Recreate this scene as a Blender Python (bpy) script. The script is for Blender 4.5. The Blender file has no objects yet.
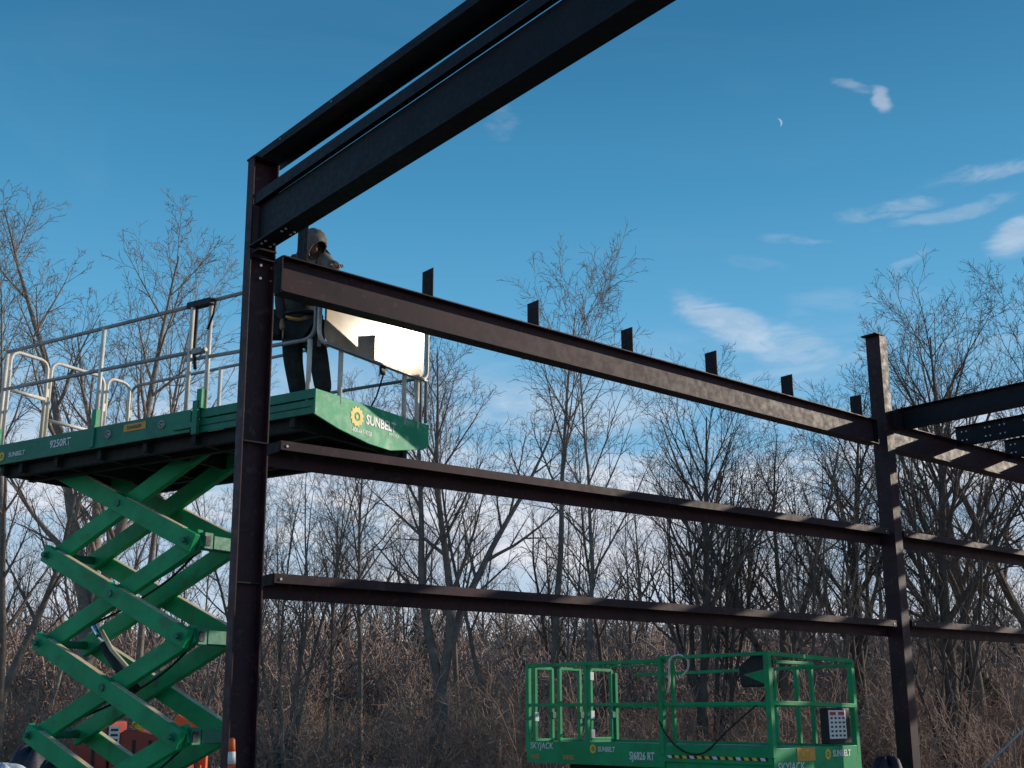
import bpy, math, random
import numpy as np
from mathutils import Vector, Matrix, noise

random.seed(7)
V = Vector
scene = bpy.context.scene
col = scene.collection
R = math.radians

# ------------------------------------------------------------------ camera
F = 1190.0
PITCH = R(15.3); ROLL = R(-0.18); YAW = R(50.55); CAMZ = 1.7
cp, sp = math.cos(PITCH), math.sin(PITCH)
FW = V((0, cp, sp)); UP0 = V((0, -sp, cp)); RT0 = V((1, 0, 0))
RT = RT0 * math.cos(ROLL) + UP0 * math.sin(ROLL)
UPV = UP0 * math.cos(ROLL) - RT0 * math.sin(ROLL)
CAM = V((0, 0, CAMZ))
cd = bpy.data.cameras.new('camera'); cam = bpy.data.objects.new('camera', cd); col.objects.link(cam)
cd.sensor_width = 36.0; cd.lens = F * 36.0 / 1024.0; cd.clip_end = 5000; cd.clip_start = 0.05
M = Matrix((RT, UPV, -FW)).transposed().to_4x4(); M.translation = CAM
cam.matrix_world = M
scene.camera = cam

def at(px, py, Y):
    """survey helper: world point seen at a photo pixel at ground distance Y"""
    r = FW + RT * ((px - 512) / F) + UPV * ((384 - py) / F)
    return CAM + r * (Y / r.y)

# ------------------------------------------------------------------ materials
def new_mat(name):
    m = bpy.data.materials.new(name); m.use_nodes = True
    nt = m.node_tree; b = nt.nodes['Principled BSDF']
    return m, nt, b
def N(nt, t, **kw):
    n = nt.nodes.new(t)
    for k, v in kw.items():
        if k in n.inputs: n.inputs[k].default_value = v
        else: setattr(n, k, v)
    return n
def blotch(name, c1, c2, scale=4, rough=(.5, .7), metal=0.0, bump=.15, c3=None, s3=30, w3=.5, detail=6, coat=0.0, spec=.5):
    """painted / rusty / dusty surface: two colours mixed by noise, fine grain, varied roughness"""
    m, nt, b = new_mat(name)
    L = nt.links.new
    tc = N(nt, 'ShaderNodeTexCoord')
    n1 = N(nt, 'ShaderNodeTexNoise', Scale=scale, Detail=detail, Roughness=.6)
    L(tc.outputs['Object'], n1.inputs['Vector'])
    cr = N(nt, 'ShaderNodeValToRGB'); cr.color_ramp.elements[0].position = .36; cr.color_ramp.elements[1].position = .66
    cr.color_ramp.elements[0].color = (*c1, 1); cr.color_ramp.elements[1].color = (*c2, 1)
    L(n1.outputs['Fac'], cr.inputs['Fac'])
    out = cr.outputs['Color']
    n2 = N(nt, 'ShaderNodeTexNoise', Scale=s3, Detail=5, Roughness=.65)
    L(tc.outputs['Object'], n2.inputs['Vector'])
    if c3:
        r2 = N(nt, 'ShaderNodeValToRGB'); r2.color_ramp.elements[0].position = .56; r2.color_ramp.elements[1].position = .68
        r2.color_ramp.elements[0].color = (0, 0, 0, 1); r2.color_ramp.elements[1].color = (w3, w3, w3, 1)
        L(n2.outputs['Fac'], r2.inputs['Fac'])
        mx = N(nt, 'ShaderNodeMix', data_type='RGBA')
        L(r2.outputs['Color'], mx.inputs[0]); L(out, mx.inputs[6]); mx.inputs[7].default_value = (*c3, 1)
        out = mx.outputs[2]
    L(out, b.inputs['Base Color'])
    mr = N(nt, 'ShaderNodeMapRange'); mr.inputs[3].default_value = rough[0]; mr.inputs[4].default_value = rough[1]
    mr.inputs[1].default_value = .3; mr.inputs[2].default_value = .7
    L(n2.outputs['Fac'], mr.inputs[0]); L(mr.outputs[0], b.inputs['Roughness'])
    b.inputs['Metallic'].default_value = metal
    b.inputs['Coat Weight'].default_value = coat
    b.inputs['Specular IOR Level'].default_value = spec
    if bump:
        bp = N(nt, 'ShaderNodeBump', Strength=bump, Distance=.01)
        L(n2.outputs['Fac'], bp.inputs['Height']); L(bp.outputs['Normal'], b.inputs['Normal'])
    return m

MT = {}
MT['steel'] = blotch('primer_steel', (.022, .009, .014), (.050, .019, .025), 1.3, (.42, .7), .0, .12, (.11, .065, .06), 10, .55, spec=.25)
MT['steel_dark'] = blotch('primer_steel_dark', (.014, .010, .013), (.024, .015, .018), 2.5, (.5, .75), 0, .15, (.05, .036, .034), 14, .3, spec=.2)
MT['steel_mill'] = blotch('mill_scale_steel', (.007, .007, .012), (.014, .012, .018), 3, (.45, .7), .0, .15, (.035, .03, .034), 20, .3, spec=.22)
MT['bolt'] = blotch('zinc_bolt', (.35, .34, .33), (.55, .53, .5), 20, (.3, .5), .9, 0)
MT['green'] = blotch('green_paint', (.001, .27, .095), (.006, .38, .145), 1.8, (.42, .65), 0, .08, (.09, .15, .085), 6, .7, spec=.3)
MT['green_lit'] = blotch('sunlit_green_paint', (.008, .28, .12), (.03, .38, .18), 3.5, (.45, .65), 0, .1, (.34, .46, .36), 7, .75, spec=.3)  # paler copy of the green, with sunlight put into the colour
MT['green_deck'] = blotch('teal_green_paint', (.002, .15, .085), (.006, .20, .115), 3, (.45, .65), 0, .08, (.05, .13, .10), 18, .4)
MT['under'] = blotch('dark_underside', (.004, .007, .007), (.009, .014, .012), 5, (.6, .85), 0, .2, (.02, .02, .018), 20, .5)  # near-black tone for the lift floor and deck frames
MT['rail'] = blotch('white_rail_paint', (.62, .58, .50), (.80, .76, .68), 6, (.35, .55), 0, .06, (.30, .25, .2), 40, .5)
MT['rail_grey'] = blotch('grey_rail_paint', (.26, .25, .25), (.38, .37, .36), 6, (.4, .6), .1, .06, (.15, .13, .12), 40, .5)
MT['panel'] = blotch('sun_glazed_board', (.36, .29, .20), (.50, .43, .34), 3.5, (.100, .118), 0, 0, (.36, .22, .12), 5, .7, spec=.02)
MT['black'] = blotch('black_rubber', (.010, .010, .012), (.022, .022, .024), 8, (.5, .8), 0, .1)
MT['chrome'] = blotch('chrome_rod', (.7, .7, .7), (.85, .85, .85), 8, (.12, .2), 1, 0)
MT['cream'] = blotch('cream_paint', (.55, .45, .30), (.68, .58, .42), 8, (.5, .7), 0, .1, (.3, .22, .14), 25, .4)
MT['white'] = blotch('white_ink', (.74, .74, .72), (.82, .82, .80), 12, (.5, .6), 0, 0)
MT['yellow'] = blotch('yellow_ink', (.72, .50, .04), (.82, .60, .07), 12, (.5, .6), 0, 0)
MT['orange_ink'] = blotch('orange_ink', (.66, .28, .04), (.78, .38, .07), 12, (.5, .6), 0, 0)
MT['black_ink'] = blotch('black_ink', (.012, .014, .014), (.02, .02, .02), 12, (.5, .6), 0, 0)
MT['red_ink'] = blotch('red_ink', (.5, .03, .03), (.6, .05, .04), 12, (.5, .6), 0, 0)
MT['red'] = blotch('dark_red_paint', (.28, .035, .022), (.38, .055, .032), 3, (.45, .7), 0, .1, (.13, .05, .04), 12, .5)
MT['orange'] = blotch('orange_plastic', (.70, .10, .028), (.82, .15, .04), 4, (.45, .65), 0, .1, (.5, .12, .05), 20, .4)
MT['wood'] = blotch('fresh_lumber', (.50, .36, .19), (.66, .50, .30), 9, (.6, .8), 0, .15, (.36, .24, .12), 30, .5)
MT['tarp'] = blotch('dark_tarp', (.018, .017, .028), (.04, .035, .055), 5, (.45, .7), 0, .3)
MT['tarp_purple'] = blotch('purple_tarp', (.010, .006, .016), (.022, .013, .03), 5, (.5, .75), 0, .3)
MT['snow'] = blotch('old_snow', (.62, .66, .72), (.78, .80, .84), 5, (.6, .8), 0, .4)
MT['lime'] = blotch('lime_fabric', (.42, .60, .12), (.60, .74, .22), 9, (.6, .8), 0, .1)
MT['galv'] = blotch('galvanised_cable', (.30, .31, .34), (.45, .46, .48), 9, (.4, .6), .6, 0)
MT['jacket'] = blotch('tan_work_jacket', (.11, .09, .078), (.27, .225, .185), 6, (.8, .95), 0, .4, (.12, .09, .07), 30, .5, spec=.2)
MT['jacket_dark'] = blotch('dark_work_jacket', (.035, .033, .032), (.065, .06, .055), 9, (.8, .95), 0, .4, (.10, .085, .07), 30, .5, spec=.2)
MT['trousers'] = blotch('dark_work_trousers', (.018, .022, .022), (.038, .044, .042), 9, (.8, .95), 0, .4, (.06, .065, .06), 30, .5, spec=.2)
MT['skin'] = blotch('skin', (.30, .17, .12), (.40, .24, .17), 12, (.5, .65), 0, .05)
MT['brown'] = blotch('tan_leather', (.20, .09, .04), (.30, .14, .06), 12, (.6, .8), 0, .1)

def bark(name, a, b_, c):
    m = blotch(name, a, b_, 3.0, (.8, .95), 0, .3, c, 16, .7, spec=.15)
    return m
MT['bark_pale'] = bark('pale_grey_bark', (.16, .135, .115), (.26, .225, .19), (.40, .36, .31))
MT['bark_grey'] = bark('grey_brown_bark', (.13, .105, .09), (.21, .175, .15), (.32, .27, .23))
MT['bark_dark'] = bark('dark_bark', (.07, .056, .05), (.12, .098, .085), (.19, .155, .13))
MT['twig_pale'] = bark('pale_twig', (.17, .135, .11), (.26, .215, .175), (.36, .30, .25))
MT['twig_grey'] = bark('grey_twig', (.14, .11, .095), (.21, .17, .145), (.30, .25, .21))
MT['twig_dark'] = bark('dark_twig', (.075, .06, .054), (.125, .10, .088), (.19, .155, .13))
MT['brush'] = bark('brown_brush', (.28, .185, .145), (.39, .28, .22), (.50, .41, .33))  # base colours raised to paint in the haze over the thicket
MT['brush_far'] = bark('far_brush', (.34, .24, .205), (.44, .33, .285), (.52, .42, .36))  # paler still, distance haze mixed into the colour
MT['conifer'] = blotch('cedar_foliage', (.06, .075, .06), (.10, .115, .09), 5, (.8, .95), 0, .2, spec=.15)

# ------------------------------------------------------------------ mesh builder
class MB:
    def __init__(s): s.v = []; s.f = []; s.smooth = []; s.pieces = []
    def add(s, vs, fs, sm=False):
        o = len(s.v); s.v += [V(v) for v in vs]; s.f += [tuple(i + o for i in f) for f in fs]; s.smooth += [sm] * len(fs)
        s.pieces.append((o, len(s.v), len(s.f) - len(fs), len(s.f)))
        return s
    def obox(s, c, ax, ay, az, hx, hy, hz):
        """box centred at c, unit axes, half sizes"""
        c = V(c); vs = [c + ax * (hx * i) + ay * (hy * j) + az * (hz * k) for i in (-1, 1) for j in (-1, 1) for k in (-1, 1)]
        fs = [(0, 1, 3, 2), (4, 6, 7, 5), (0, 4, 5, 1), (2, 3, 7, 6), (0, 2, 6, 4), (1, 5, 7, 3)]
        return s.add(vs, fs)
    def prism(s, prof, A, B, u, v):
        """closed 2D profile (u,v) swept from A to B"""
        n = len(prof); A = V(A); B = V(B)
        vs = [A + u * p[0] + v * p[1] for p in prof] + [B + u * p[0] + v * p[1] for p in prof]
        fs = [(i, (i + 1) % n, n + (i + 1) % n, n + i) for i in range(n)]
        fs += [tuple(range(n - 1, -1, -1)), tuple(range(n, 2 * n))]
        return s.add(vs, fs)
    def tube(s, pts, r, n=10, caps=True):
        pts = [V(p) for p in pts]; m = len(pts)
        rs = r if isinstance(r, (list, tuple)) else [r] * m
        vs = []; ref = None
        for i, p in enumerate(pts):
            t = (pts[min(i + 1, m - 1)] - pts[max(i - 1, 0)]).normalized()
            if ref is None: ref = V((0, 0, 1)) if abs(t.z) < .9 else V((1, 0, 0))
            a = (ref - t * ref.dot(t)).normalized(); b = t.cross(a); ref = a
            vs += [p + (a * math.cos(2 * math.pi * k / n) + b * math.sin(2 * math.pi * k / n)) * rs[i] for k in range(n)]
        fs = [(i * n + k, i * n + (k + 1) % n, (i + 1) * n + (k + 1) % n, (i + 1) * n + k) for i in range(m - 1) for k in range(n)]
        s.add(vs, fs, True)
        if caps:
            o = len(s.v) - len(vs)
            s.f += [tuple(o + k for k in range(n - 1, -1, -1)), tuple(o + (m - 1) * n + k for k in range(n))]; s.smooth += [False] * 2
            q = s.pieces[-1]; s.pieces[-1] = (q[0], q[1], q[2], len(s.f))
        return s
    def disc(s, c, ax, r, h, n=20, r2=None):
        c = V(c); ax = V(ax).normalized()
        return s.tube([c - ax * h, c + ax * h], [r, r2 if r2 else r], n)
    def poly(s, pts, nrm, th):
        """flat polygon with thickness th along nrm"""
        n = len(pts); pts = [V(p) for p in pts]
        vs = pts + [p + nrm * th for p in pts]
        fs = [tuple(range(n)), tuple(range(2 * n - 1, n - 1, -1))] + [(i, n + i, n + (i + 1) % n, (i + 1) % n) for i in range(n)]
        return s.add(vs, fs)
    def build(s, name, mat, parent=None, origin=None, bevel=0.0, label=None):
        org = V((0, 0, 0))
        if parent is not None: org = ORG[parent.name]
        elif origin is not None: org = V(origin)
        me = bpy.data.meshes.new(name)
        me.from_pydata([v - org for v in s.v], [], s.f)
        me.polygons.foreach_set('use_smooth', s.smooth)
        me.materials.append(mat); me.update()
        bm_fix(me)
        o = bpy.data.objects.new(name, me); col.objects.link(o)
        if parent is not None: o.parent = parent
        else: o.location = org
        ORG[o.name] = org
        if bevel:
            b = o.modifiers.new('bevel', 'BEVEL'); b.width = bevel; b.segments = 2; b.limit_method = 'ANGLE'; b.angle_limit = R(40)
        if label: o['label'] = label
        return o
def build_split(mb, name, mat, parent, bevel=0.0):
    '''each separate piece becomes a part of its own'''
    out = []
    for (v0, v1, f0, f1) in mb.pieces:
        q = MB(); q.v = mb.v[v0:v1]; q.f = [tuple(i - v0 for i in f) for f in mb.f[f0:f1]]; q.smooth = mb.smooth[f0:f1]
        out.append(q.build(name, mat, parent, bevel=bevel))
    return out
import bmesh
def bm_fix(me):
    bm = bmesh.new(); bm.from_mesh(me); bmesh.ops.recalc_face_normals(bm, faces=bm.faces); bm.to_mesh(me); bm.free()
ORG = {}
def tag(o, label, cat, group=None, kind=None):
    if kind: o['kind'] = kind
    if label: o['label'] = label
    if cat: o['category'] = cat
    if group: o['group'] = group
    return o
def thing(name, label, cat, loc, group=None):
    o = bpy.data.objects.new(name, None); col.objects.link(o); o.location = loc; o.empty_display_size = .2
    ORG[o.name] = V(loc); return tag(o, label, cat, group)
def fillet(pts, r, k=5, closed=False):
    pts = [V(p) for p in pts]; out = []
    n = len(pts)
    for i, p in enumerate(pts):
        if not closed and i in (0, n - 1): out.append(p); continue
        a = (pts[i - 1] - p); b = (pts[(i + 1) % n] - p); q = min(r, a.length * .49, b.length * .49)
        A = p + a.normalized() * q; B = p + b.normalized() * q
        for j in range(k + 1):
            t = j / k; out.append(A * (1 - t) ** 2 + p * 2 * t * (1 - t) + B * t * t)
    if closed: out.append(out[0])
    return out
def text(s, org, xd, ud, h, mat, parent, name='lettering', th=.003, squeeze=1.0, bold=0.0, shear=0.0):
    c = bpy.data.curves.new(name, 'FONT'); c.body = s; c.size = 1.0; c.extrude = 0.0; c.offset = bold; c.shear = shear
    c.resolution_u = 3
    t = bpy.data.objects.new('tmp', c); col.objects.link(t)
    bpy.context.view_layer.update()
    me = bpy.data.meshes.new_from_object(t.evaluated_get(bpy.context.evaluated_depsgraph_get()))
    bpy.data.objects.remove(t)
    nd = xd.cross(ud).normalized(); sc = h / .72
    org = V(org); po = ORG[parent.name]
    for v in me.vertices:
        v.co = org + xd * (v.co.x * sc * squeeze) + ud * (v.co.y * sc) + nd * th - po
    me.name = name; me.materials.clear(); me.materials.append(mat)
    o = bpy.data.objects.new(name, me); col.objects.link(o); o.parent = parent; ORG[o.name] = po
    return o
def text_width(s): return .58 * len(s)

# ------------------------------------------------------------------ frames of reference of the building
d1 = V((math.sin(YAW), math.cos(YAW), 0)); d2 = V((math.cos(YAW), -math.sin(YAW), 0)); Z = V((0, 0, 1))
W0 = at(255, 450, 9.8); W0.z = 0
def WP(t, off, z): return W0 + d1 * t + d2 * off + Z * z

def ibeam_prof(h, w, tf, tw):
    """profile in (side, up), top at 0"""
    return [(-w/2, 0), (w/2, 0), (w/2, -tf), (tw/2, -tf), (tw/2, -h+tf), (w/2, -h+tf), (w/2, -h), (-w/2, -h), (-w/2, -h+tf), (-tw/2, -h+tf), (-tw/2, -tf), (-w/2, -tf)]
def steel(name, prof, A, B, u, v, label, cat, mat='steel', group=None):
    o = MB().prism(prof, A, B, u, v).build(name, MT[mat], origin=A, bevel=.003)
    return tag(o, label, cat, group)

# ================================================================== STEEL FRAME
def column(tc, top, depth, wf, label, group, extra_top=0, lean=0.0, box=False):
    base = WP(tc, 0, 0)
    t = thing('steel_column', label, 'column', base, group)
    prof = [(a, b) for a, b in ibeam_prof(depth, wf, .014, .01)]
    if box: prof = [(-wf/2, -depth/2), (wf/2, -depth/2), (wf/2, depth/2), (-wf/2, depth/2)]
    if extra_top: prof = [(a + (extra_top if abs(a) < .01 else 0), b) for a, b in prof]
    # profile axes: side=d2 (flange width), "up"=d1 (depth), centred
    prof = [(a, b + depth / 2) for a, b in prof]
    A = base + Z * .02; B = base + Z * top + d1 * lean
    MB().prism(prof, A, B, d2, d1).build('column_shaft', MT['steel'], t, bevel=.002)
    MB().obox(base + Z * .012, d1, d2, Z, depth / 2 + .06, wf / 2 + .08, .012).build('base_plate', MT['steel_dark'], t)
    MB().obox(B + Z * .007, d1, d2, Z, depth / 2 + .008, wf / 2 + .012, .007).build('cap_plate', MT['steel_dark'], t)
    return t
colL = column(.022, 6.43, .25, .115, 'tall near steel column carrying the high overhead beams', None, extra_top=-.034, lean=-.09)
colR = column(9.14, 6.65, .17, .22, 'far steel column standing free above the beams, right of the green lift', None, lean=.10, box=True)
for cc, tc, zs, wf in ((colL, .022-.05, (3.87, 2.70, 5.50), .115), (colR, 9.235, (), .225)):
    m = MB()
    for z in zs:
        m.obox(WP(tc, wf * .25, z), d1, d2, Z, .11 if cc is colL else .11, wf * .24, .006)
    build_split(m, 'stiffener_plate', MT['steel_dark'], cc)
# bolts on column web
m = MB()
for z in (5.33, 5.45, 5.57):
    for q in (-.05, .06): m.disc(WP(q, .012, z), d2, .013, .012, 6)
build_split(m, 'bolt', MT['bolt'], colL)

# top beam with purlin clips
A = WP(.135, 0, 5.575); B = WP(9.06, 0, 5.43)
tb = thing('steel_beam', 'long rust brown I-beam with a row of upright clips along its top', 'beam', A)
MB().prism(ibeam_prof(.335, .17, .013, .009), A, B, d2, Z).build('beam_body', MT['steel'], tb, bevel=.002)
MB().obox(WP(.128, 0, 5.40), d1, d2, Z, .006, .08, .17).build('end_plate', MT['steel_dark'], tb)
MB().obox(WP(9.065, 0, 5.26), d1, d2, Z, .005, .08, .16).build('end_plate', MT['steel_dark'], tb)
for t_, zt in ((.36, 5.905), (1.745, 5.84), (3.09, 5.805), (4.46, 5.79), (5.855, 5.785), (7.275, 5.745), (8.73, 5.72)):
    k = (t_ - .135) / 8.925; zb = 5.575 - .145 * k
    m = MB().obox(WP(t_, 0, (zt + zb) / 2), d1, d2, Z, .005, .088, (zt - zb) / 2)
    cl = m.build('purlin_clip', MT['steel_dark'], tb, bevel=.001)
    m = MB()
    for q in (-.04, .04):
        for zz in (.38, .78): m.disc(WP(t_ - .006, q, zb + (zt - zb) * zz), d1, .009, .003, 8)
    build_split(m, 'bolt_hole', MT['black_ink'], cl)

# girts (lipped ledge section: short front leg, deep flat ledge, web set back)
def girt_prof(hl, h, dp):
    f = dp / 2
    return [(-f, 0), (f, 0), (f, -hl), (f - .008, -hl), (f - .008, -.008), (-f + .008, -.008), (-f + .008, -h), (-f, -h)]
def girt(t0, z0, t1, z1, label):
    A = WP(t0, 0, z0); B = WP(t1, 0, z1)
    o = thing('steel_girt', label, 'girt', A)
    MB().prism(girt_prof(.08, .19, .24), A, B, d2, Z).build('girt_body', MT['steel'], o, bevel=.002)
    m = MB()
    for t_, zz in ((t0, z0), (t1, z1)):
        s = 1 if t_ == t0 else -1
        m.obox(WP(t_ + s * .004, .002, zz - .05), d1, d2, Z, .004, .10, .04)
    build_split(m, 'end_plate', MT['steel_dark'], o)
    m = MB()
    if t1 < 10:
        MB().obox(WP(t1 + .19, -.124, z1 - .095), d1, d2, Z, .20, .004, .094).build('splice_plate', MT['steel'], o)
    for t_, zz in ((t0 + .06, z0), (t1 - .06, z1)):
        m.disc(WP(t_, .122, zz - .045), d2, .012, .006, 6)
    build_split(m, 'bolt', MT['bolt'], o)
    return o
girt(.175, 3.90, 9.05, 3.965, 'brown horizontal girt between the two columns, middle of three, crossing before the lift platform')
girt(.175, 2.785, 9.05, 2.785, 'lowest horizontal girt between the two columns, just above the small green lift')
girt(9.40, 3.965, 18.0, 3.94, 'upper girt right of the far column, striped with patches of sunlight')
girt(9.40, 2.80, 18.0, 2.81, 'lower girt right of the far column, running out of the picture at right')
# eave beam of the right bay
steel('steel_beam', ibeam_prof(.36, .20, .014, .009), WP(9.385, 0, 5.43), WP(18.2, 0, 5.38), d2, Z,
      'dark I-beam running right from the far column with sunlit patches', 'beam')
# purlins of the right bay (run towards the camera side, perpendicular to the wall)
def zee(h, w):
    return [(-w, 0), (.005, 0), (.005, -h + .005), (w, -h + .005), (w, -h), (-.005, -h), (-.005, -.006), (-w, -.006)]
def purlin(t_, z, h, label, off0=.02, off1=12.0, w=.075, holes=True):
    A = WP(t_, off0, z); B = WP(t_, off1, z)
    o = thing('steel_purlin', label, 'purlin', A, None)
    MB().prism(zee(h, w), A, B, d1, Z).build('purlin_body', MT['steel_mill'], o, bevel=.001)
    if holes:
        m = MB(); f = off0 + .10; k = 0
        while f < 3.2:
            for zz in (.27, .73):
                for s in (0, .07):
                    m.disc(WP(t_ - .008, f + s, z - h * zz), d1, .011, .003, 8)
            f += .22 if k % 2 else .36; k += 1
        build_split(m, 'bolt_head', MT['bolt'], o)
    return o
rb = thing('steel_beam', 'deep dark roof beam meeting the far column and rising rightward', 'beam', WP(9.62, 0, 5.67))
MB().prism(ibeam_prof(.28, .15, .012, .009), WP(9.55, .1, 5.63), WP(9.55, 13, 5.65), d1, Z).build('beam_body', MT['steel_mill'], rb, bevel=.002)
MB().obox(WP(9.42, .05, 5.46), d1, d2, Z, .09, .14, .12).build('seat_plate', MT['steel_dark'], rb)
plab = {0: 'perforated dark purlin with rows of bright bolts, first behind the deep roof beam at right',
        1: 'perforated dark purlin at the right edge, shortest in view'}
for i in range(8):
    t_ = 11.12 + 1.37 * i
    p = purlin(t_, 5.62, .27, plab.get(i, 'dark roof purlin at the right, behind the perforated ones'), holes=i < 3)
    if i > 1: p['group'] = 'further roof purlins of the right bay'

# overhead members above the near column
def OP(u, f, z): return W0 + d1 * u + d2 * f + Z * z
om = thing('overhead_beam', 'top steel channel over the near column, highest and leftmost of the overhead members', 'beam', OP(0, -.11, 6.52))
MB().prism([(-.125, 0), (.138, 0), (.138, -.08), (.128, -.08), (.128, -.010), (-.115, -.010), (-.115, -.08), (-.125, -.08)], OP(0, -.08, 6.525), OP(0, 9, 6.485), d1, Z).build('beam_body', MT['steel_mill'], om, bevel=.002)
m = MB()
for f in (.4, 1.25): m.disc(OP(-.127, f, 6.49), d1, .008, .003, 8)
build_split(m, 'bolt_head', MT['bolt'], om)
om = thing('overhead_beam', 'thin steel channel squeezed between the top channel and the deep overhead beam', 'beam', OP(-.11, .065, 6.0))
MB().prism([(-.06, .105), (.03, .105), (.03, .098), (-.052, .098), (-.052, .007), (-.010, .007), (-.010, 0), (-.06, 0)], OP(-.11, .062, 5.974), OP(-.11, 9, 6.070), d1, Z).build('beam_body', MT['steel_mill'], om, bevel=.001)
om = thing('overhead_beam', 'deep wide-flange beam running overhead from the near column to the top edge', 'beam', OP(-.11, .065, 5.57))
MB().prism([(-.006, .410), (.006, .410), (.006, .014), (.09, .014), (.09, 0), (-.09, 0), (-.09, .014), (-.006, .014)], OP(-.11, .062, 5.57), OP(-.11, 9, 5.645), d1, Z).build('beam_body', MT['steel_mill'], om, bevel=.002)
m = MB()
for f in (.20, .27, .55, .62):
    m.disc(OP(-.065, f, 5.565), Z, .012, .008, 6); m.disc(OP(-.155, f + .02, 5.565), Z, .012, .008, 6)
build_split(m, 'bolt', MT['bolt'], om)
MB().obox(OP(-.08, .13, 5.53), d1, d2, Z, .085, .06, .008).build('seat_plate', MT['steel_dark'], om)

# ================================================================== LARGE SCISSOR LIFT
aL = math.atan((512 + 1450) * cp / F)
d3 = V((-math.sin(aL), math.cos(aL), 0)); d4 = V((math.cos(aL), math.sin(aL), 0))
O1 = at(314, 390, 10.6); O1.z = 0
def LP(s, t, z): return O1 + d3 * s + d4 * t + Z * z
DZ = 4.57; LL = 4.69; LW = 1.80
lift = thing('scissor_lift', 'tall green scissor lift raised high beside the near column with a worker on it', 'scissor lift', LP(2.5, .9, 0))
# --- deck
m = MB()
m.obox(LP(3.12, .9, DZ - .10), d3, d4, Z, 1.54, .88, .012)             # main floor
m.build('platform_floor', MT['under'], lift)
m = MB()
m.obox(LP(3.135, -.012, DZ - .11), d3, d4, Z, 1.555, .012, .115)       # side toe panel
m.obox(LP(3.135, LW + .012, DZ - .11), d3, d4, Z, 1.555, .012, .115)
m.obox(LP(LL + .012, LW / 2, DZ - .11), d4, d3, Z, LW / 2 + .02, .012, .115)
deck = m.build('deck_panel', MT['green_deck'], lift, bevel=.004)
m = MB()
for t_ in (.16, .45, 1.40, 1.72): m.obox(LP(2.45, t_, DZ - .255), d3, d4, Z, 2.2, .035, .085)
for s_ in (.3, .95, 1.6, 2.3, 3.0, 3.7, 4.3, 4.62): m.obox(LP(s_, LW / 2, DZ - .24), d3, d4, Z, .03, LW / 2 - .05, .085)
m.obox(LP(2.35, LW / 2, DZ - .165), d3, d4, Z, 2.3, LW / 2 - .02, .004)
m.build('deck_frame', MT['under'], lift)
m = MB()
m.obox(LP(.79, .02, DZ - .045), d3, d4, Z, .79, .012, .045)
m.obox(LP(.79, .035, DZ - .165), d3, d4, Z, .79, .010, .068)
m.obox(LP(.79, LW - .02, DZ - .11), d3, d4, Z, .79, .012, .11)
m.obox(LP(.78, LW / 2, DZ - .07), d3, d4, Z, .77, LW / 2 - .05, .010)
ext = m.build('extension_deck', MT['green_deck'], lift, bevel=.004)
m = MB()
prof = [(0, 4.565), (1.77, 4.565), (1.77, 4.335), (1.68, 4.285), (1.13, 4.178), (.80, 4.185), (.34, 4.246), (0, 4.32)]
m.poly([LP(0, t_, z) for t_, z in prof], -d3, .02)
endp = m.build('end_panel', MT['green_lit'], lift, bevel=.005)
m = MB()
m.obox(LP(1.50, -.03, DZ - .09), d3, d4, Z, .035, .02, .17); m.obox(LP(3.02, -.034, DZ - .09), d3, d4, Z, .03, .012, .12)
m.obox(LP(1.65, -.035, DZ - .16), d3, d4, Z, .14, .016, .03)
build_split(m, 'slide_bracket', MT['green_deck'], lift, bevel=.003)
# lettering and marks
xs = -d3
text('9250RT', LP(3.72, -.027, DZ - .135), xs, Z, .082, MT['white'], deck, squeeze=.95, bold=.02)
text('SUNBELT', LP(4.42, -.027, DZ - .155), xs, Z, .052, MT['white'], deck, squeeze=.95, bold=.02)
def sun_logo(c, xd, ud, r, parent):
    nd = xd.cross(ud).normalized(); m = MB(); n = 24; c = V(c)
    out = []; inn = []
    for k in range(n):
        a = 2 * math.pi * k / n; rr = r * (1.0 if k % 2 else .80)
        out.append(c + (xd * math.cos(a) + ud * math.sin(a)) * rr + nd * .004)
        inn.append(c + (xd * math.cos(a) + ud * math.sin(a)) * r * .42 + nd * .004)
    m.add(out + inn, [(k, (k + 1) % n, n + (k + 1) % n, n + k) for k in range(n)])
    lg = m.build('logo', MT['yellow'], parent)
    m = MB(); m.add([c + (xd * math.cos(2*math.pi*k/12) + ud * math.sin(2*math.pi*k/12)) * r * .2 + nd * .004 for k in range(12)], [tuple(range(12))])
    m.build('logo_centre', MT['yellow'], parent)
sun_logo(LP(4.54, -.027, DZ - .135), xs, Z, .055, deck)
m = MB(); m.obox(LP(2.38, -.028, DZ - .07), d3, d4, Z, .165, .003, .038); dc = m.build('warning_decal', MT['orange_ink'], deck)
text('DANGER', LP(2.49, -.032, DZ - .088), xs, Z, .036, MT['black_ink'], deck, squeeze=1.05, bold=.01)
for s_ in (2.78, 1.98):
    m = MB(); m.tube([LP(s_, -.03, DZ - .10) + (d3 * math.cos(a) + Z * math.sin(a)) * .036 for a in [2*math.pi*k/16 for k in range(17)]], .012, 6)
    m.disc(LP(s_, -.03, DZ - .10), d4, .016, .004, 10)
    m.build('tie_down_ring', MT['rail_grey'], deck)
sun_logo(LP(-.02, .60, 4.415), d4, Z, .105, endp)
text('SUNBELT', LP(-.021, .74, 4.375), d4, Z, .095, MT['white'], endp, squeeze=.86, bold=.03)
text('RENTALS', LP(-.021, 1.10, 4.33), d4, Z, .028, MT['white'], endp, squeeze=1.0, bold=.01)
text('1-800-667-9328', LP(-.021, .50, 4.262), d4, Z, .046, MT['white'], endp, squeeze=.8, bold=.01)
m = MB(); m.obox(LP(1.28, .04, DZ - .215), d3, d4, Z, .10, .006, .02); m.build('sticker', MT['rail'], ext)
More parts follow.
